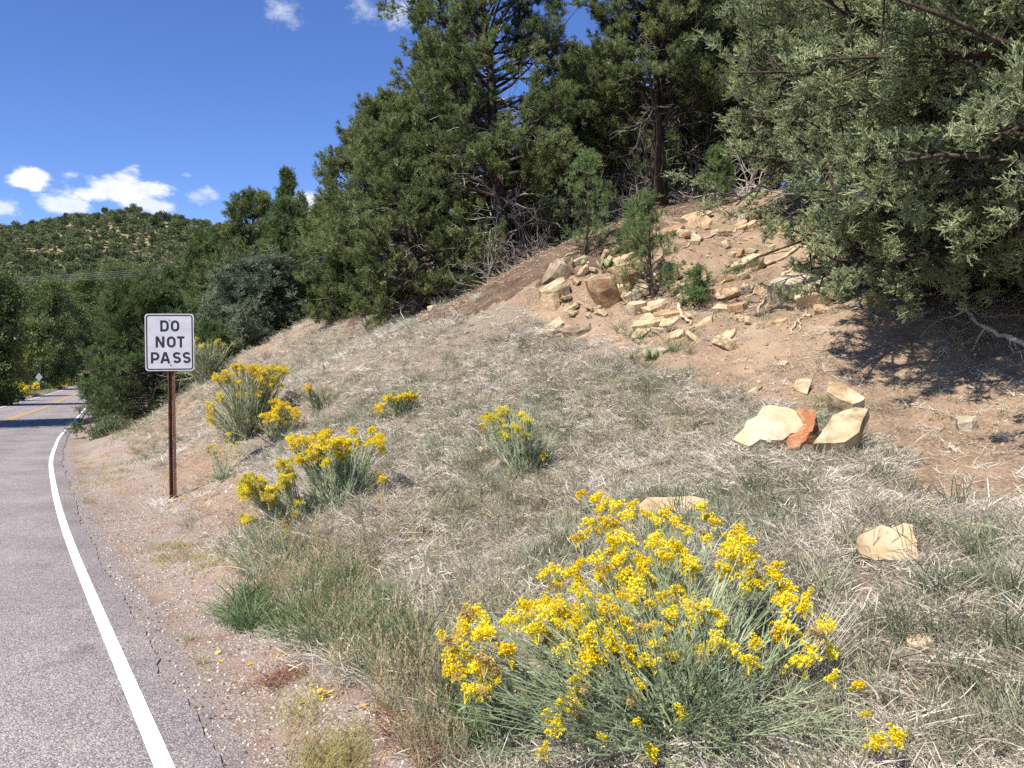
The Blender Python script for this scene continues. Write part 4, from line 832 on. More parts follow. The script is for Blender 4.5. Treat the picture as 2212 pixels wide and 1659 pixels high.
def build_bushes():
    rng = np.random.default_rng(12)
    front, back = [], []
    dense = [(x, y) for x, y in BIG if 600 < x < 1500 and 200 < y < 800]
    lst = [(x, y, 1.0) for x, y in BIG] + [(x + rng.normal() * 24, y + rng.normal() * 22, .75) for x, y in dense] + [(x + rng.normal() * 30, y + rng.normal() * 26, .7) for x, y in BIG if x < 1750 and 400 < y < 950]
    for cx, cy, k in lst:
        u = 885 + .5 * cx; v = 1032.5 + .5 * cy
        if cy < 260 and cx < 1360:
            d = 4.75 + rng.normal() * .1 + (150 - cy) * .001; back.append((at(u, v, d), k * rng.uniform(.8, 1.25), 'flower_orange' if rng.uniform() < .2 else 'flower')); continue
        d = float(np.interp(cy, [200, 400, 700, 900, 1100, 1250], [4.15, 3.95, 3.6, 3.35, 3.18, 3.05])) + rng.normal() * .10
        p = at(u, v, d); g = gz(p.x, p.y)
        if p.z < g + .05: p.z = g + .05
        front.append((p, k * rng.uniform(.75, 1.3) * (1.0 if cy < 850 else .7), 'flower' if rng.uniform() < .93 else 'flower_orange'))
    base = G(1480, 1560); rabbitbrush('largest rabbitbrush in the foreground, loaded with bright yellow flower heads', base, front[:298], 1, extra=230, H=.62, R=.75, stem_r=.0030, leaf=.045, low=(-.45, -.2))
    b2 = on(1440, 4.75); rabbitbrush('rabbitbrush just behind the largest one, flowering beside a pale buried slab', b2, back, 2, extra=60, H=.55, R=.4, stem_r=.0028, leaf=.04)
    def cl(blobs, d, jd, s, kinds, crop=(442, 774, .3667)):
        out = []
        for cx, cy, rx, ry, n in blobs:
            for i in range(n):
                a = rng.uniform(0, 6.28); q = rng.uniform(0, 1) ** .5; u = crop[0] + crop[2] * (cx + rx * q * math.cos(a)); v = crop[1] + crop[2] * (cy + ry * q * math.sin(a))
                p = at(u, v, d + rng.normal() * jd); g = gz(p.x, p.y); p.z = max(p.z, g + .04); out.append((p, s * rng.uniform(.7, 1.25), kinds[int(rng.integers(len(kinds)))]))
        return out
    d = 7.9
    h = cl([(570, 490, 85, 45, 30), (700, 490, 70, 55, 44), (800, 520, 80, 50, 44), (640, 570, 120, 50, 50), (760, 600, 90, 40, 34), (720, 430, 25, 15, 4), (660, 445, 20, 12, 3), (880, 425, 22, 15, 6), (885, 480, 25, 25, 7), (980, 420, 25, 15, 6), (985, 490, 50, 25, 10), (1035, 455, 20, 12, 4), (1042, 530, 20, 14, 4), (1020, 685, 14, 10, 2), (1050, 712, 12, 8, 2), (700, 730, 14, 8, 2)], d, .14, .8, ['flower', 'flower', 'flower_orange'])
    rabbitbrush('full yellow rabbitbrush right of the sign post, second in size', on(442 + .3667 * 800, d), h, 3, extra=130, H=.62, R=.5, stem_r=.0034, leaf=.045)
    h = cl([(280, 730, 70, 50, 34), (240, 790, 45, 45, 20), (370, 790, 75, 45, 26), (470, 630, 50, 50, 20), (490, 720, 50, 40, 16), (390, 830, 50, 30, 12), (540, 920, 30, 16, 6), (480, 980, 25, 25, 7), (250, 940, 30, 25, 9), (440, 910, 20, 16, 3), (555, 840, 20, 20, 4)], 7.6, .12, .85, ['flower_pale', 'flower', 'flower_pale'])
    rabbitbrush('lemon-yellow rabbitbrush leaning down the dirt bank toward the road', on(442 + .3667 * 560, 7.75), h, 4, extra=90, H=.4, R=.38, stem_r=.0032, leaf=.045)
    d = 13.2
    h = cl([(210, 55, 70, 18, 22), (130, 110, 35, 40, 18), (75, 110, 22, 20, 7), (330, 60, 100, 25, 34), (430, 80, 55, 45, 24), (260, 120, 110, 50, 26), (380, 150, 80, 50, 18), (30, 320, 16, 55, 12), (90, 230, 25, 25, 6), (40, 380, 30, 18, 5), (250, 210, 80, 40, 8)], d, .2, 1.1, ['flower_pale', 'flower_pale', 'flower_orange'])
    rabbitbrush('tall rabbitbrush with orange-gold left side and greenish right side near the bank crest', on(442 + .3667 * 260, d), h, 5, smat='stem_far', extra=190, H=.95, R=.6, stem_r=.005, leaf=.05)
    h = cl([(430, 270, 80, 25, 12), (380, 340, 50, 60, 12), (470, 330, 60, 50, 14), (530, 320, 20, 40, 7), (460, 380, 60, 30, 8)], 12.3, .15, 1.1, ['flower_orange', 'flower'])
    rabbitbrush('smaller orange-gold rabbitbrush in front of the tall one', on(442 + .3667 * 440, 12.3), h, 6, smat='stem_far', extra=60, H=.5, R=.35, stem_r=.0045, leaf=.045)
    h = cl([(1120, 235, 60, 15, 16), (1190, 215, 35, 18, 10), (1040, 290, 30, 14, 7), (1230, 230, 14, 14, 3)], 10.9, .1, 1.0, ['flower', 'flower_orange'])
    rabbitbrush('spindly rabbitbrush topped with a thin line of yellow in mid slope', on(442 + .3667 * 1180, 10.9), h, 7, smat='stem_far', extra=50, H=.55, R=.3, stem_r=.004, leaf=.04)
    h = cl([(1760, 300, 45, 16, 8), (1740, 350, 60, 30, 10), (1660, 350, 40, 30, 7), (1870, 370, 45, 45, 16), (1790, 420, 90, 40, 12), (1890, 450, 30, 50, 6), (1850, 560, 40, 20, 3), (1990, 570, 20, 10, 2), (1640, 400, 20, 20, 3)], 8.0, .13, .85, ['flower_pale', 'flower', 'flower_pale'])
    rabbitbrush('half-bloomed grey-green rabbitbrush standing alone in mid slope', on(442 + .3667 * 1880, 8.0), h, 8, extra=110, H=.80, R=.34, stem_r=.0034, leaf=.05)
    h = cl([(610, 180, 25, 18, 6)], 12.6, .1, .9, ['flower_orange'])
    rabbitbrush('faint grey rabbitbrush with one small gold cluster on the upper grass', on(442 + .3667 * 690, 12.8), h, 9, smat='stem_far', extra=70, H=.5, R=.4, stem_r=.004, leaf=.04)
    h = [(on(448, 19.5) + Vector((rng.normal() * .35, rng.normal() * .3, .8 + rng.normal() * .12)), 1.2, 'flower_pale') for _ in range(14)]
    rabbitbrush('fading grey-green rabbitbrush right beside the sign panel', on(448, 19.5), h, 10, smat='stem_far', extra=220, H=1.0, R=.65, stem_r=.007, leaf=.07)
    h = [(on(20, 79) + Vector((rng.normal() * 1.0, rng.normal() * .6, 1.15 + rng.normal() * .25)), rng.uniform(4, 6.5), 'flower') for _ in range(130)]
    rabbitbrush('yellow rabbitbrush across the road at the left edge', on(20, 79), h, 11, smat='stem_far', extra=200, H=1.5, R=1.7, stem_r=.03, leaf=.2, group='plants along the left side of the road')
    h = cl([(50, 540, 40, 30, 8), (150, 480, 60, 40, 5)], 11.4, .1, .8, ['flower_pale'])
    rabbitbrush('low sprig of rabbitbrush on the dirt below the tall bush', on(442 + .3667 * 120, 11.4), h, 12, smat='stem', extra=40, H=.3, R=.28, stem_r=.003, leaf=.05)
    # leafy shrubs by the road
    def shrub(lb, base, R, H, kd, s, seed, n, grp):
        brush('roadside_shrub', lb, base, R, H, n, seed, m='dead', group=grp, leafy=(kd, s))
    shrub('deep green bushy plant where the tree shadow leaves the road', on(235, 23), .45, .62, 'pine_far', .9, 61, 60, 'shrubs at the right edge of the road')
    shrub('dark green shrub low at the roadside behind the bushy plant', on(262, 30), .7, .7, 'pine_far', 1.3, 62, 50, 'shrubs at the right edge of the road')
    for i, (u, d, R, H, kd, lb) in enumerate([(8, 98, 2.0, 1.8, 'leaf', 'green shrub mound behind the left rabbitbrush'), (70, 122, 2.2, 1.3, 'leaf', 'dark shrub beneath the far diamond sign'), (122, 158, 3, 2.2, 'leaf_yellow', 'yellow-green shrub at the left road edge'), (-28, 76, 2.0, 2.4, 'leaf', 'green shrub cut by the left edge of the photo'), (178, 222, 5, 3.2, 'leaf_yellow', 'yellowish shrub where the road vanishes')]):
        shrub(lb, on(u, d), R, H, kd, 2.0 if d < 110 else 3.6, 70 + i, 46, 'plants along the left side of the road')
    # pale dead stems at the right of the largest bush
    root = thing('dead_bush', G(1700, 1500), 'spray of bleached dead stems at the right side of the largest rabbitbrush', 'dead plant'); B = Buf(); b0 = np.array(root.location)
    for i in range(46):
        tu, tv = rng.uniform(1740, 1880), rng.uniform(1265, 1420); p1 = np.array(at(tu, tv, 3.75 + rng.normal() * .08)) - b0; t = np.linspace(0, 1, 6)[:, None]
        m_ = p1 * .5 + np.array([rng.normal() * .02, 0, -.02]); B.tube(2 * m_ * t * (1 - t) + p1 * t * t, .0018 * (1.3 - t[:, 0]), 3, False)
    link('stems', B.mesh('stems', M['dry']), root, kind='stuff')
build_bushes()

# ------------------------------------------------------------------ rocks
def rock_mesh(seed, dims=(1, .7, .45), m=None, n=16, cuts=2, rough=.035):
    """angular block: convex hull of jittered points on a box, subdivided and roughened"""
    import bmesh
    rng = np.random.default_rng(seed); bm = bmesh.new()
    k = int(rng.integers(5, 8)); a0 = rng.uniform(0, 6.28); tilt = rng.normal(size=2) * .16
    for i in range(k):
        a = a0 + (i + rng.uniform(-.33, .33)) * 6.2832 / k; c, s_ = math.cos(a), math.sin(a); q = rng.uniform(.82, 1.05) / (abs(c) ** 2.6 + abs(s_) ** 2.6) ** (1 / 2.6)
        bm.verts.new((c * q * rng.uniform(.8, .98), s_ * q * rng.uniform(.8, .98), 1 + c * tilt[0] + s_ * tilt[1] - rng.uniform(0, .22)))
        bm.verts.new((c * q, s_ * q, rng.uniform(-.1, .55))); bm.verts.new((c * q * rng.uniform(.75, .95), s_ * q * rng.uniform(.75, .95), -1))
    r = bmesh.ops.convex_hull(bm, input=bm.verts); bmesh.ops.delete(bm, geom=[e for e in r['geom_interior'] if isinstance(e, bmesh.types.BMVert)], context='VERTS')
    bmesh.ops.dissolve_limit(bm, angle_limit=.22, verts=bm.verts, edges=bm.edges)
    if cuts:
        bmesh.ops.bevel(bm, geom=list(bm.edges), offset=.022, segments=1, affect='EDGES'); bmesh.ops.triangulate(bm, faces=bm.faces)
        bmesh.ops.subdivide_edges(bm, edges=bm.edges, cuts=cuts, use_grid_fill=True)
    o = Vector((seed * 3.7, 1.3, seed * .9))
    for v in bm.verts:
        k = mnoise.noise(v.co * 1.4 + o) * 1.6 + mnoise.noise(v.co * 4 + o) * .8
        v.co += v.co.normalized() * k * rough; v.co = Vector((v.co.x * dims[0], v.co.y * dims[1], v.co.z * dims[2])) * .5
    me = bpy.data.meshes.new('rock'); bm.to_mesh(me); bm.free()
    if m: me.materials.append(m)
    return me
def slab_mesh(outline, normal, thick, m, seed=0, taper=.8, rough=.012):
    """plate whose upper face has the given outline (relative points), thickness along -normal"""
    import bmesh
    n = Vector(normal).normalized(); bm = bmesh.new(); top = [bm.verts.new(p) for p in outline]; c = sum((Vector(p) for p in outline), Vector()) / len(outline)
    f = bm.faces.new(top); f.normal_update()
    if f.normal.dot(n) < 0: f.normal_flip()
    top = list(f.verts); rng = random.Random(seed)
    mid = [bm.verts.new(c + (v.co - c) * (1 + rng.uniform(-.01, .05)) - n * thick * rng.uniform(.35, .55)) for v in top]; bot = [bm.verts.new(c + (v.co - c) * (taper + rng.uniform(-.06, .06)) - n * thick * rng.uniform(.9, 1.1)) for v in top]
    k = len(top)
    for a, b in ((top, mid), (mid, bot)):
        for i in range(k): bm.faces.new((a[i], b[i], b[(i + 1) % k], a[(i + 1) % k]))
    bm.faces.new(list(reversed(bot))); bmesh.ops.recalc_face_normals(bm, faces=bm.faces)
    bmesh.ops.triangulate(bm, faces=bm.faces); bmesh.ops.subdivide_edges(bm, edges=bm.edges, cuts=2, use_grid_fill=True)
    bmesh.ops.subdivide_edges(bm, edges=[e for e in bm.edges if e.calc_length() > .09], cuts=2, use_grid_fill=True)
    o = Vector((seed * 2.1, seed, 3))
    for v in bm.verts: v.co += n * (mnoise.noise(v.co * 6 + o) * rough + mnoise.noise(v.co * 19 + o) * rough * .5) + Vector((mnoise.noise(v.co * 13 + o), mnoise.noise(v.co * 13 - o), 0)) * rough * .6
    me = bpy.data.meshes.new('slab'); bm.to_mesh(me); bm.free(); me.materials.append(m); return me
def ray_plane(u, v, Pt, n):
    d = Vector(((u - CU) / FPX, 1, (HV - v) / FPX)); o = Vector((0, 0, EYE)); return o + d * ((Pt - o).dot(n) / d.dot(n))
def build_rocks():
    rng = np.random.default_rng(77)
    z5 = lambda X, Y: ((2100 + X / 4.424) / 1.3562, (1080 + Y / 4.424) / 1.3562)
    z6 = lambda X, Y: ((2480 + X / 9.217) / 1.3562, (1500 + Y / 9.217) / 1.3562)
    def slab(lb, outline, conv, ground_uv, lift, normal, thick, m, seed, part=None):
        n = Vector(normal).normalized(); g = G(*ground_uv); Pt = g + Vector((0, 0, lift)); o3 = [ray_plane(*conv(*q), Pt, n) for q in outline]
        root = tag(link('sandstone_slab', slab_mesh([p - g for p in o3], n, thick, m, seed), loc=g), lb, 'rock')
        if part:
            o4 = [ray_plane(*conv(*q), Pt + n * .008, n) - g for q in part]; link('stained_end', slab_mesh(o4, n, thick * .95, M['orange'], seed + 1, .9, .03), root, label='rust-orange stained end of the slab')
        return root
    slab('largest pale sandstone slab, its right end stained rust orange', [(215, 920), (420, 1005), (560, 915), (850, 925), (950, 835), (1040, 820), (1170, 740), (1100, 640), (1040, 560), (920, 495), (700, 475), (590, 500), (520, 610), (390, 680), (330, 800)],
         z5, z5(600, 980), .17, (-.35, -.52, .78), .22, M['sand'], 1, [(1030, 520), (1150, 526), (1270, 535), (1285, 620), (1235, 800), (1170, 930), (1020, 1045), (900, 1000), (930, 860), (1040, 800), (1120, 720), (1060, 610)])
    slab('pale upright sandstone slab leaning right of the rust-stained one', [(1255, 975), (1430, 965), (1660, 960), (1840, 820), (1900, 650), (1965, 520), (1800, 510), (1640, 560), (1500, 610), (1450, 690), (1340, 850)], z5, z5(1450, 1120), .19, (-.3, -.6, .74), .20, M['sand'], 3)
    slab('grey angular stone perched on top of the leaning pale slab', [(1430, 300), (1450, 170), (1600, 180), (1700, 240), (1850, 335), (1920, 365), (1900, 400), (1770, 460), (1600, 400)], z5, z5(1600, 560), .25, (-.15, -.50, .85), .24, M['sand'], 4)
    slab('small square pale slab lying above the rust-stained one', [(980, 230), (1050, 130), (1240, 130), (1200, 230), (1170, 330), (1050, 290)], z5, z5(1100, 320), .03, (-.25, -.6, .75), .05, M['sand'], 5)
    slab('small layered stone in the grass above the rust-stained slab', [(430, 250), (500, 190), (590, 220), (570, 250), (470, 310)], z5, z5(500, 300), .03, (-.3, -.5, .8), .06, M['sand_grey'], 6)
    slab('lone blocky cream stone lying in the lower right grass', [(280, 1000), (290, 720), (380, 620), (680, 500), (960, 340), (1200, 430), (1560, 290), (1790, 350), (1900, 800), (1960, 1280), (1500, 1330), (800, 1310), (450, 1230)],
         z6, z6(1000, 1400), .11, (-.22, -.74, .63), .30, M['sand'], 7)
    slab('long pale slab half hidden behind the largest rabbitbrush', [(1380, 1092), (1400, 1076), (1500, 1073), (1530, 1080), (1535, 1100), (1500, 1115), (1400, 1110)], lambda a, b: (a, b), (1450, 1120), .09, (-.1, -.5, .85), .14, M['sand'], 8)
    # stones of the slope
    c4 = lambda X, Y: (1032.4 + .3667 * X, 442.4 + .3667 * Y)
    S = [(470, 400, 130, 120, 'grey', 'dark tilted slab at the left end of the stone pile', (.35, -1.05, 0)), (450, 500, 140, 130, 'sand', 'pale blocky stone under the dark tilted slab', None), (425, 565, 85, 120, 'sand_warm', 'rounded brown stone leaning at the far left of the pile', None),
         (730, 490, 115, 230, 'sand_warm', 'tall narrow slab standing at the left front of the stone pile', (.15, -.5, .4)), (830, 380, 95, 80, 'sand', 'square stone behind the tall narrow slab', None), (860, 315, 120, 50, 'sand', 'flat stone jutting over a gap at the top of the pile', None),
         (885, 420, 125, 120, 'sand_warm', 'blocky ochre stone over the dark hollow of the pile', None), (850, 485, 85, 60, 'sand', 'small pale stone wedged below the ochre block', None), (780, 515, 120, 60, 'sand_warm', 'flat bedded stone at the front foot of the pile', None),
         (930, 515, 130, 70, 'sand', 'pale slab at the right foot of the pile', None), (960, 345, 110, 80, 'sand', 'pale stone behind the bushy sapling', None), (1275, 68, 140, 45, 'sand', 'long pale stone near the top of the dirt slope', None),
         (1300, 108, 130, 40, 'sand_warm', 'flat tan stone just below the topmost long one', None), (1160, 150, 85, 50, 'sand_warm', 'tan stone left of the upper root', None), (1250, 165, 60, 30, 'grey', 'small shadowed stone on the upper slope', None), (1430, 160, 95, 50, 'sand', 'pale flat stone at the middle of the upper slope', None),
         (1550, 115, 65, 50, 'sand_warm', 'left stone of the trio near the top of the slope', None), (1612, 122, 60, 65, 'sand_warm', 'pointed stone of the trio near the top of the slope', None), (1628, 78, 80, 30, 'sand', 'white-topped stone of the trio near the top', None), (1500, 290, 50, 45, 'sand', 'small cube-like stone in open dirt', None),
         (1600, 345, 150, 110, 'sand', 'big wedge-shaped stone at the left end of the roots', None), (1490, 430, 80, 50, 'sand_warm', 'brown stone tucked below the long roots', None), (1450, 515, 250, 75, 'sand_warm', 'wide ledge stone roofing the dark hollow', (0, -.1, .1)), (1535, 605, 115, 75, 'sand_warm', 'stone at the right mouth of the dark hollow', None),
         (1660, 500, 90, 45, 'sand', 'flat stone between the hollow and the roots', None), (1840, 480, 200, 190, 'grey', 'large blue-grey boulder behind the tangle of roots', None), (2000, 520, 150, 190, 'sand', 'large pale boulder touching the juniper branch tips', None), (1040, 600, 125, 70, 'sand_warm', 'long brown stone right below the pile', (0, -.3, .7)),
         (945, 600, 95, 100, 'sand', 'split stone with a bleached face below the pile', None), (1120, 645, 120, 55, 'sand_warm', 'tan stone behind the pale root stub', None), (1010, 695, 160, 75, 'sand', 'pale sharp-edged slab below the stone pile', (0, -.2, .4)), (1130, 692, 90, 40, 'sand', 'flat pale stone next to the sharp-edged slab', None),
         (580, 735, 135, 85, 'sand_grey', 'grey-tan slab lying alone at the grass edge', (0, -.2, .5)), (425, 748, 90, 45, 'sand', 'thin pale stone at the grass edge left of the grey slab', (0, 0, .4)), (1170, 770, 75, 50, 'sand', 'pale angular stone below the root stub', None), (1150, 735, 60, 35, 'red_rock', 'small dark red stone below the root stub', None),
         (550, 612, 80, 30, 'sand', 'flat stone below the rounded brown one', None), (1070, 855, 95, 40, 'sand_grey', 'flat grey stone at the top of the dry grass', None), (1800, 940, 45, 45, 'sand', 'lone bright pebble-like stone on bare dirt', None), (1780, 690, 65, 45, 'sand_warm', 'brown stone beside the small curled roots', None),
         (2020, 612, 85, 50, 'sand_warm', 'stone sunk under the large pale boulder', None), (600, 330, 65, 50, 'sand', 'stone by the foot of the slender sapling', None), (480, 345, 65, 40, 'sand_warm', 'stone just above the dark tilted slab', None), (1180, 355, 65, 45, 'sand', 'stone right of the bushy sapling', None)]
    mm = {'grey': M['sand_grey'], 'sand': M['sand'], 'sand_warm': M['sand_warm'], 'sand_grey': M['sand_grey'], 'red_rock': M['red_rock']}
    for i, (cx, cy, w, h, kd, lb, ro) in enumerate(S):
        u, v = c4(cx, cy + h * .38); g = G(u, v); sc_ = .3667 / FPX * g.y; W = w * sc_; Hh = h * sc_
        thick = max(Hh * .95, .05) ; rot = ro or (.42 + rng.normal() * .16, -.32 + rng.normal() * .16, rng.uniform(-.6, .6))
        me = rock_mesh(500 + i, (W * 1.62, max(W * 1.05, Hh * 1.2), thick * .95), mm[kd], 14, 2)
        tag(link('sandstone_rock', me, loc=g + Vector((0, W * .15, Hh * .24)), rot=rot), lb, 'rock', 'stones on the bare dirt slope')
    extra = [(2150, 1095, 60, 28, 'sand_grey', 'flat grey stone near the right edge at the end of the bare dirt'), (1240, 1112, 34, 24, 'sand_warm', 'brown stone peeking out left of the buried pale slab'), (1640, 1165, 28, 30, 'sand_warm', 'brown stone in the grass between big bush and cream stone'), (1045, 972, 34, 20, 'sand', 'pale stone at the left foot of the lone grey-green bush'), (1735, 1020, 40, 22, 'sand_grey', 'grey stone in the white grass below the leaning slab'),
             (2085, 915, 60, 40, 'sand_grey', 'grey stone half lost in the juniper shadow'), (630, 848, 22, 12, 'sand', 'thin pale stone right of the tall rabbitbrush'), (695, 795, 20, 14, 'sand_warm', 'tan stone on the grass above the rabbitbrush'), (935, 665, 32, 14, 'sand', 'pale stone lying under the edge of the pines'), (1630, 845, 26, 16, 'sand', 'small slab by the path of white grass'),
             (375, 1082, 18, 10, 'sand_warm', 'pinkish stone at the foot of the sign post'), (195, 948, 12, 14, 'sand', 'yellowish stone on the shoulder before the road shadow'), (925, 1275, 30, 22, 'sand', 'pale stone sunk in the dry grass left of the largest bush'), (1985, 1390, 70, 26, 'sand_warm', 'low tan stone right of the dead stems'), (1935, 1560, 44, 18, 'sand', 'pinkish flat stone near the low right flowers'),
             (1235, 1000, 14, 10, 'sand_warm', 'ochre stone beside the lone grey-green bush'), (1500, 960, 22, 12, 'sand', 'little pale stone in mid-slope grass')]
    for i, (u, v, w, h, kd, lb) in enumerate(extra):
        g = G(u, v + h * .3); k = g.y / FPX; me = rock_mesh(700 + i, (w * k, w * k * .8, max(h * k * .9, .02)), mm[kd], 14, 2); tag(link('stone', me, loc=g + Vector((0, 0, h * k * .2)), rot=(rng.normal() * .15 - .1, -.15, rng.uniform(-.6, .6))), lb, 'rock')
    # many small stones on the dirt
    pool = [rock_mesh(800 + i, (1, .75, .45 + .1 * (i % 3)), [M['sand'], M['sand_warm'], M['sand']][i % 3], 12, 0, .02) for i in range(9)]
    zones = [([(1170, 640), (1300, 560), (1450, 480), (1650, 430), (1720, 470), (1640, 600), (1700, 700), (1560, 760), (1400, 770), (1200, 720)], 215, 'small broken sandstone piece strewn over the sunlit dirt slope', 'small stones on the sunlit dirt slope', .05, .36),
             ([(1560, 760), (1750, 760), (1950, 960), (2200, 960), (2200, 1080), (2000, 1060), (1800, 880), (1600, 830)], 34, 'small stone on the smooth bare dirt below the juniper shadow', 'small stones below the juniper shadow', .025, .06),
             ([(620, 760), (1150, 760), (1600, 900), (1500, 1100), (700, 900)], 34, 'small pale stone showing between tufts of the upper dry grass', 'small stones in the dry grass', .05, .1)]
    for poly, n, lb, grp, s0, s1 in zones:
        us = [p[0] for p in poly]; vs = [p[1] for p in poly]; c = 0
        while c < n:
            u = rng.uniform(min(us), max(us)); v = rng.uniform(min(vs), max(vs))
            if not inpoly(np.array([u]), np.array([v]), poly)[0]: continue
            g = G(u, v); s = s0 + (s1 - s0) * rng.uniform() ** 2.2; c += 1
            tag(link('small_stone', pool[int(rng.integers(9))], loc=g + Vector((0, 0, s * .02)), rot=(.4 + rng.normal() * .22, -.3 + rng.normal() * .22, rng.uniform(0, 6.28)), scale=(s, s * rng.uniform(.7, 1), s * rng.uniform(.3, .75))), lb, 'stone', grp)
    # pebbles
    pp = [proto('pebble', rock_mesh(900 + i, (1, .8, .6), M['pebble'], 12, 0)) for i in range(4)] + [proto('chip', rock_mesh(910 + i, (1, .8, .4), M['sand_warm'], 12, 0)) for i in range(3)]
    n = 22000; yy = 2.6 + (rng.uniform(size=n) ** 1.5) * 12; r = rng.uniform(.12, 1.9, n); xx = xl(yy) + r / cosr(yy); k = rng.uniform(size=n) < np.interp(r, [.12, .24, 1.1, 1.9], [.25, 1, .9, .2]); xx, yy = xx[k], yy[k]
    zz = ground_z(xx, yy); m = len(xx); s = .006 + .018 * rng.uniform(size=m) ** 3
    o = scatter('gravel', pp[:4], np.stack([xx, yy, zz], 1), rng.uniform(0, 6.28, (m, 3)), s, kind='stuff'); o['label'] = 'loose gravel on the road shoulder'; o['category'] = 'gravel'
    n = 34000; xx = rng.uniform(-5, 6.5, n); yy = rng.uniform(5, 17, n); zz = ground_z(xx, yy); g, bk, dk, r = masks(xx, yy, zz); k = ~g & (r > 1.2) & (fbm(xx, yy, 3, 5) > -.3); xx, yy, zz = xx[k], yy[k], zz[k]; m = len(xx)
    o = scatter('dirt_rubble', pp[4:], np.stack([xx, yy, zz], 1), rng.uniform(0, 6.28, (m, 3)), .008 + .045 * rng.uniform(size=m) ** 4, kind='stuff'); o['label'] = 'fine sandstone rubble on the bare dirt'; o['category'] = 'rubble'
    TW = []
    for i in range(4):
        B = Buf(); p = wander(rng, (0, 0, .004), (1, rng.normal() * .3, 0), .22, 5, .22); p[:, 2] = np.abs(p[:, 2]) * .5 + .004; B.tube(p, .0032 * np.linspace(1, .4, 6), 3, False)
        q = p[2] + np.array([[0, 0, 0], [.03, .05, .01], [.06, .08, .006]]); B.tube(q, [.002, .0015, .001], 3, False); TW.append(proto('twig', B.mesh('twig', M['root' if i % 2 else 'dead'])))
    n = 9000; xx = rng.uniform(-4, 6.5, n); yy = rng.uniform(5, 18, n); zz = ground_z(xx, yy); g, bk, dk, r = masks(xx, yy, zz); k = ~g & (r > 1.4) & ((fbm(xx * 1.2, yy * 1.2, 3, 15) > .12) | dk); xx, yy, zz = xx[k], yy[k], zz[k]; m = len(xx)
    o = scatter('twig_litter', TW, np.stack([xx, yy, zz], 1), np.stack([rng.normal(size=m) * .2 + .3, rng.normal(size=m) * .2 - .2, rng.uniform(0, 6.28, m)], 1), .25 + 1.1 * rng.uniform(size=m) ** 2, kind='stuff'); o['label'] = 'dry twigs and needle litter strewn on the dirt'; o['category'] = 'litter'
    # roots
    R = [('long pale root crossing the dirt toward the juniper', [(1205, 265), (1290, 215), (1400, 185), (1520, 150)], .014), ('uppermost thin root on the open slope', [(1490, 205), (1560, 170), (1640, 145)], .008), ('longest root running under the wedge stone', [(1430, 475), (1520, 430), (1660, 380), (1800, 320), (1950, 240)], .02),
         ('straight root above the longest one', [(1560, 340), (1700, 300), (1850, 265), (1950, 255)], .013), ('root descending over the blue-grey boulder', [(1640, 640), (1720, 540), (1800, 430), (1940, 350)], .02), ('second root descending beside the boulder', [(1690, 620), (1770, 500), (1860, 400), (1960, 300)], .013),
         ('curled root at the foot of the pale boulder', [(1840, 770), (1880, 700), (1930, 665), (1960, 670)], .015), ('hooked root end beside the curled one', [(1900, 745), (1890, 690), (1930, 660), (1935, 630)], .013), ('thick pale root stub below the stone pile', [(1250, 715), (1200, 680), (1180, 620), (1270, 545)], .026), ('thin root arching beside the tilted slab', [(490, 330), (530, 300), (600, 285)], .01),
         ('thin root crossing behind the root stub', [(1110, 630), (1170, 600), (1260, 560)], .008), ('rootlet curving over dirt near the hollow', [(1380, 210), (1440, 240), (1480, 270)], .006)]
    for lb, path, r in R:
        P3 = [np.array(G(*c4(*q))) for q in path]; P3 = np.array(P3); t = np.linspace(0, len(P3) - 1, 22); pp_ = np.stack([np.interp(t, np.arange(len(P3)), P3[:, k]) for k in range(3)], 1)
        pp_[1:-1] = (pp_[:-2] + pp_[1:-1] * 2 + pp_[2:]) / 4; pp_ += rng.normal(size=pp_.shape) * .012; pp_[:, 2] = ground_z(pp_[:, 0], pp_[:, 1]) + r * .7 + np.abs(np.sin(t * 2.1)) * r * 1.5
        b0 = pp_[0].copy(); r *= 1.3; B = Buf(); B.tube(pp_ - b0, r * np.linspace(.5, 1.1, 22), 6); tag(link('root', B.mesh('root', M['root'], True), loc=b0), lb, 'root', 'exposed tree roots on the slope')
    # litter, cactus, fallen leaves
    B = Buf(); g = G(760, 731); B.add([(-.1, 0, .02), (-.02, -.03, .035), (.09, -.01, .02), (.11, .05, .03), (0, .06, .05), (-.09, .05, .03)], None, [(0, 1, 4), (0, 4, 5), (1, 2, 3), (1, 3, 4)]); B.add(np.array([(-.1, 0, .012), (-.02, -.03, .025), (.09, -.01, .012), (.11, .05, .02), (0, .06, .04), (-.09, .05, .02)]), None, [(4, 1, 0), (5, 4, 0), (3, 2, 1), (4, 3, 1)])
    tag(link('plastic_scrap', B.mesh('plastic_scrap', M['paper']), loc=g), 'small flat white scrap of litter at the crest of the grass', 'litter')
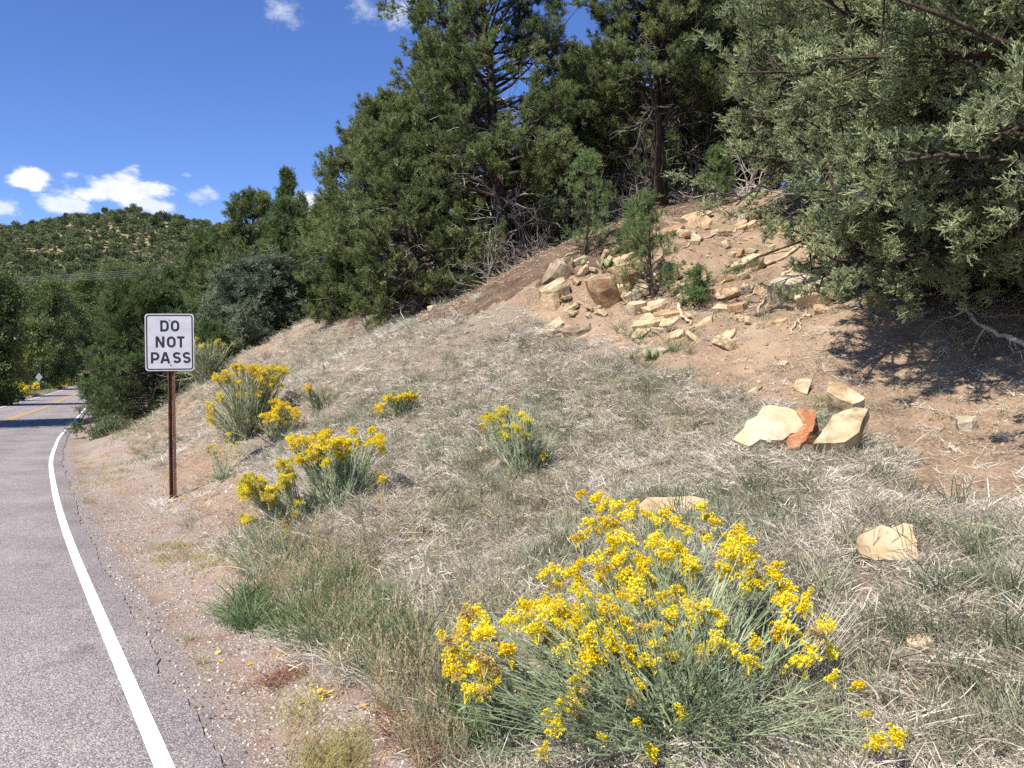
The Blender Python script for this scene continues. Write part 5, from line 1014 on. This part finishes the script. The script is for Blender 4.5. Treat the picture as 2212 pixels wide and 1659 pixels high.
    for k, (u, v, s, n, lb) in enumerate([(1400 - 86, 585, 1.0, 7, 'prickly pear growing on top of the stone pile'), (1245, 579, .8, 3, 'flat pale prickly pear pad left of the stone pile'), (1640, 432, 1.0, 6, 'prickly pear at the top of the slope under the juniper'), (1400, 780, .9, 6, 'prickly pear where dry grass meets the dirt')]):
        g = G(u, v); root = thing('prickly_pear', g, lb, 'cactus', 'prickly pears on the slope')
        for j in range(n):
            B = Buf(); th = np.arange(10) * .628; w, h = .05 * s * rng.uniform(.8, 1.2), .075 * s * rng.uniform(.8, 1.1)
            ring = np.stack([np.cos(th) * w, 0 * th, np.sin(th) * h + h], 1); V = np.concatenate([ring + [0, -.009, 0], ring + [0, .009, 0], [[0, -.016, h], [0, .016, h]]])
            tt = [(20, i, (i + 1) % 10) for i in range(10)] + [(21, 10 + (i + 1) % 10, 10 + i) for i in range(10)]; B.add(V, [(i, 10 + i, 10 + (i + 1) % 10, (i + 1) % 10) for i in range(10)], tt)
            link('pad', B.mesh('pad', M['cactus'], True), root, loc=(rng.normal() * .07 * s, rng.normal() * .05 * s, rng.uniform(0, .05) * s), rot=(rng.normal() * .4, rng.normal() * .5, rng.uniform(0, 3.14)))
    B = Buf(); B.add([(-.5, 0, 0), (-.2, -.28, .06), (.15, -.3, .09), (.5, 0, .02), (.15, .28, .1), (-.2, .26, .05), (0, 0, -.02)], None, [(6, 0, 1), (6, 1, 2), (6, 2, 3), (6, 3, 4), (6, 4, 5), (6, 5, 0)]); lm = B.mesh('fallen_leaf', M['fallen'])
    zl = [((520, 1180), 16, 40), ((490, 1230), 8, 30), ((610, 1410), 6, 40), ((520, 1590 - 150), 4, 50), ((790, 1520 - 20), 7, 40), ((690, 1500), 14, 30), ((860, 1480), 7, 40), ((740, 1640), 6, 60), ((930, 1400), 5, 60), ((380, 1160), 6, 40), ((430, 1245), 10, 40), ((350, 1070), 8, 30), ((1640, 1640), 3, 60), ((1880, 1590), 4, 120), ((2020, 1090), 6, 60), ((300, 1030), 6, 40)]
    zl = [((a / 1.0, b), n, j) for (a, b), n, j in zl]
    for (u, v), n, j in zl:
        for i in range(n):
            g = G(u + rng.normal() * j, v + rng.normal() * j * .6); s = rng.uniform(.025, .045)
            tag(link('fallen_leaf', lm, loc=g + Vector((0, 0, .008)), rot=(rng.normal() * .3, rng.normal() * .3, rng.uniform(0, 6.28)), scale=s), 'yellow cottonwood leaf fallen on the shoulder and the edge of the grass', 'leaf', 'fallen yellow leaves')
build_rocks()

# ------------------------------------------------------------------ signs and wires
def ribbon(B, pts_, w, closed=False, y=0.0, th=.0012):
    p = np.array(pts_, float); n = len(p)
    if closed: t = np.roll(p, -1, 0) - np.roll(p, 1, 0)
    else: t = np.gradient(p, axis=0)
    # mitre joints
    def nrm(a): return a / (np.linalg.norm(a, axis=1)[:, None] + 1e-9)
    if closed: e1 = nrm(p - np.roll(p, 1, 0)); e2 = nrm(np.roll(p, -1, 0) - p)
    else: e = nrm(p[1:] - p[:-1]); e1 = np.vstack([e[:1], e]); e2 = np.vstack([e, e[-1:]])
    n1 = np.stack([-e1[:, 1], e1[:, 0]], 1); n2 = np.stack([-e2[:, 1], e2[:, 0]], 1); m = nrm(n1 + n2); k = 1 / np.clip((m * n1).sum(1), .45, 1)
    a = p + m * (w / 2 * k)[:, None]; b = p - m * (w / 2 * k)[:, None]
    V = [(q[0], y, q[1]) for q in a] + [(q[0], y, q[1]) for q in b] + [(q[0], y + th, q[1]) for q in a] + [(q[0], y + th, q[1]) for q in b]
    r = range(n if closed else n - 1); F = []
    for i in r: j = (i + 1) % n; F += [(i, j, n + j, n + i), (2 * n + i, 3 * n + i, 3 * n + j, 2 * n + j), (i, 2 * n + i, 2 * n + j, j), (n + i, n + j, 3 * n + j, 3 * n + i)]
    if not closed: F += [(0, n, 3 * n, 2 * n), (n - 1, 3 * n - 1, 4 * n - 1, 2 * n - 1)]
    B.add(V, F)
def arc(cx, cy, rx, ry, a0, a1, n=10): return [(cx + rx * math.cos(rad(a)), cy + ry * math.sin(rad(a))) for a in np.linspace(a0, a1, n)]
def letter(ch, w, h, s):
    """strokes of a highway alphabet letter in a box w x h (centre lines inset by half the stroke s)"""
    x0, x1, z0, z1 = s / 2, w - s / 2, s / 2, h - s / 2; cx = w / 2; cz = h / 2; r = min((x1 - x0) / 2, h * .3)
    if ch == 'O': return [(arc(cx, z1 - r, (x1 - x0) / 2, r, 0, 180, 12) + arc(cx, z0 + r, (x1 - x0) / 2, r, 180, 360, 12), True)]
    if ch == 'D': return [([(x0, z0), (x0, z1)] + [(x1 - r, z1)] + arc(x1 - r, z1 - r, r, r, 80, 0, 7) + arc(x1 - r, z0 + r, r, r, 0, -80, 7) + [(x1 - r, z0)], True)]
    if ch == 'N': return [([(x0, 0), (x0, h)], False), ([(x1, 0), (x1, h)], False), ([(x0 + s * .15, h - s * .25), (x1 - s * .15, s * .25)], False)]
    if ch == 'T': return [([(0, z1), (w, z1)], False), ([(cx, 0), (cx, z1 - s / 2)], False)]
    if ch == 'P': q = h * .27; return [([(x0, 0), (x0, z1), (x1 - q, z1)] + arc(x1 - q, z1 - q, q, q, 80, -80, 10) + [(x1 - q, z1 - 2 * q), (x0 + s / 2, z1 - 2 * q)], False)]
    if ch == 'A': return [([(x0 * .9, 0), (cx - s * .12, h)], False), ([(w - x0 * .9, 0), (cx + s * .12, h)], False), ([(w * .25, h * .29), (w * .75, h * .29)], False)]
    if ch == 'S':
        ra = (z1 - z0) / 4; rx = (x1 - x0) / 2
        return [(arc(cx, z1 - ra, rx, ra, 25, 180, 11)[:-1] + arc(cx, z1 - ra, rx * .98, ra, 195, 262, 5) + arc(cx, z0 + ra, rx * .98, ra, 82, 0, 6) + arc(cx, z0 + ra, rx, ra, -15, -160, 10), False)]
def build_sign():
    g = on(375, 11.2); g.z = min(g.z, gz(g.x, g.y)); root = thing('road_sign', g, 'white DO NOT PASS sign on a rusty steel post at the road edge', 'sign', rot=(0, rad(-.7), rad(10)))
    W, H = .605, .742; zc = 1.66 + H / 2; x0, y0 = -.012, -.055
    def rrect(w, h, r, n=6):
        o = []
        for cx, cz, a in ((w / 2 - r, h / 2 - r, 0), (-w / 2 + r, h / 2 - r, 90), (-w / 2 + r, -h / 2 + r, 180), (w / 2 - r, -h / 2 + r, 270)): o += arc(cx, cz, r, r, a, a + 90, n)
        return o
    B = Buf(); o = rrect(W, H, .04); n = len(o); V = [(p[0], 0, p[1]) for p in o] + [(p[0], .003, p[1]) for p in o] + [(0, 0, 0), (0, .003, 0)]
    B.add(V, [(i, n + i, n + (i + 1) % n, (i + 1) % n) for i in range(n)], [(2 * n, i, (i + 1) % n) for i in range(n)] + [(2 * n + 1, n + (i + 1) % n, n + i) for i in range(n)])
    pan = link('sign_panel', B.mesh('sign_panel', M['signwhite']), root, loc=(x0, y0, zc))
    B = Buf(); ribbon(B, rrect(W - .044, H - .044, .03), .0155, True, -.0015); link('border', B.mesh('border', M['signblack']), pan)
    h = .145; s = .0285; sx = W / 900.      # photo crop: panel 900 wide
    rows = [(1140 - 1140 + .292 - .0, 'DO', [(-.113, .105), (.017, .105)]), (0, 'NOT', [(-.172, .108), (-.034, .108), (.092, .092)]), (0, 'PASS', [(-.233, .105), (-.118, .122), (.037, .100), (.158, .100)])]
    for (zc_, word, spec), zb in zip(rows, (.140, -.068, -.272)):
        for ch, (lx, lw) in zip(word, spec):
            B = Buf()
            for k, (st, cl) in enumerate(letter(ch, lw, h, s)): ribbon(B, [(lx + q[0], zb + q[1]) for q in st], s, cl, -.0015 - .0002 * k)
            link('letter', B.mesh('letter', M['signblack']), pan)
    for bx, bz in ((-.003, .29), (.006, -.292)):
        B = Buf(); B.tube([(bx, .0, bz), (bx, -.009, bz)], [.009, .008], 8); link('bolt', B.mesh('bolt', M['steel']), pan)
    # U channel post with a row of holes through its web
    B = Buf(); hw = .02; top = 1.66 + H - .05
    def wall(a, b, z0=-.25, z1=top, t=.0035):
        a = np.array(a); b = np.array(b); d = (b - a) / np.linalg.norm(b - a); nn = np.array([-d[1], d[0]]) * t
        q = [a, b, b + nn, a + nn]; B.add([(p[0], p[1], z0) for p in q] + [(p[0], p[1], z1) for p in q], [(0, 1, 5, 4), (1, 2, 6, 5), (2, 3, 7, 6), (3, 0, 4, 7), (4, 5, 6, 7), (3, 2, 1, 0)])
    yb = -.012; yf = -.046
    wall((-.046, yf), (-.033, yf)); wall((-.033, yf), (-hw, yb)); wall((hw, yb), (.033, yf)); wall((.033, yf), (.046, yf)); wall((-hw, yb), (-.0045, yb)); wall((.0045, yb), (hw, yb))
    z = -.25
    while z < top: wall((-.0045, yb), (.0045, yb), z, min(z + .016, top)); z += .0254
    link('post', B.mesh('post', M['rust']), root)
    # far diamond sign seen from behind
    g = on(84, 108); root = thing('diamond_sign', g, 'grey back of a diamond warning sign on the far left roadside', 'sign', rot=(0, 0, rad(-20)))
    B = Buf(); r = .60; B.add([(-r, 0, 0), (0, 0, -r), (r, 0, 0), (0, 0, r), (-r, .02, 0), (0, .02, -r), (r, .02, 0), (0, .02, r)], [(0, 1, 2, 3), (7, 6, 5, 4), (0, 4, 5, 1), (1, 5, 6, 2), (2, 6, 7, 3), (3, 7, 4, 0)])
    link('sign_panel', B.mesh('sign_panel', M['signgrey']), root, loc=(0, 0, 2.05)); B = Buf(); B.box((-.05, .03, -.3), (.05, .09, 2.5)); link('post', B.mesh('post', M['dead']), root)
    for i, (za, zb_, lb) in enumerate([(583, 566, 'uppermost utility wire crossing in front of the hill'), (587, 570, 'second utility wire from the top'), (591, 575, 'third utility wire from the top'), (596, 579, 'lowest utility wire crossing in front of the hill')]):
        A = np.array(at(-260, za + 26, 118)); E = np.array(at(640, zb_ - 18, 150)); t = np.linspace(0, 1, 24)[:, None]; p = A * (1 - t) + E * t; p[:, 2] -= (t * (1 - t) * 4)[:, 0] * .9
        B = Buf(); B.tube(p - A, .014, 4); tag(link('utility_wire', B.mesh('utility_wire', M['cable']), loc=A), lb, 'wire', 'utility wires in front of the hill')
build_sign()
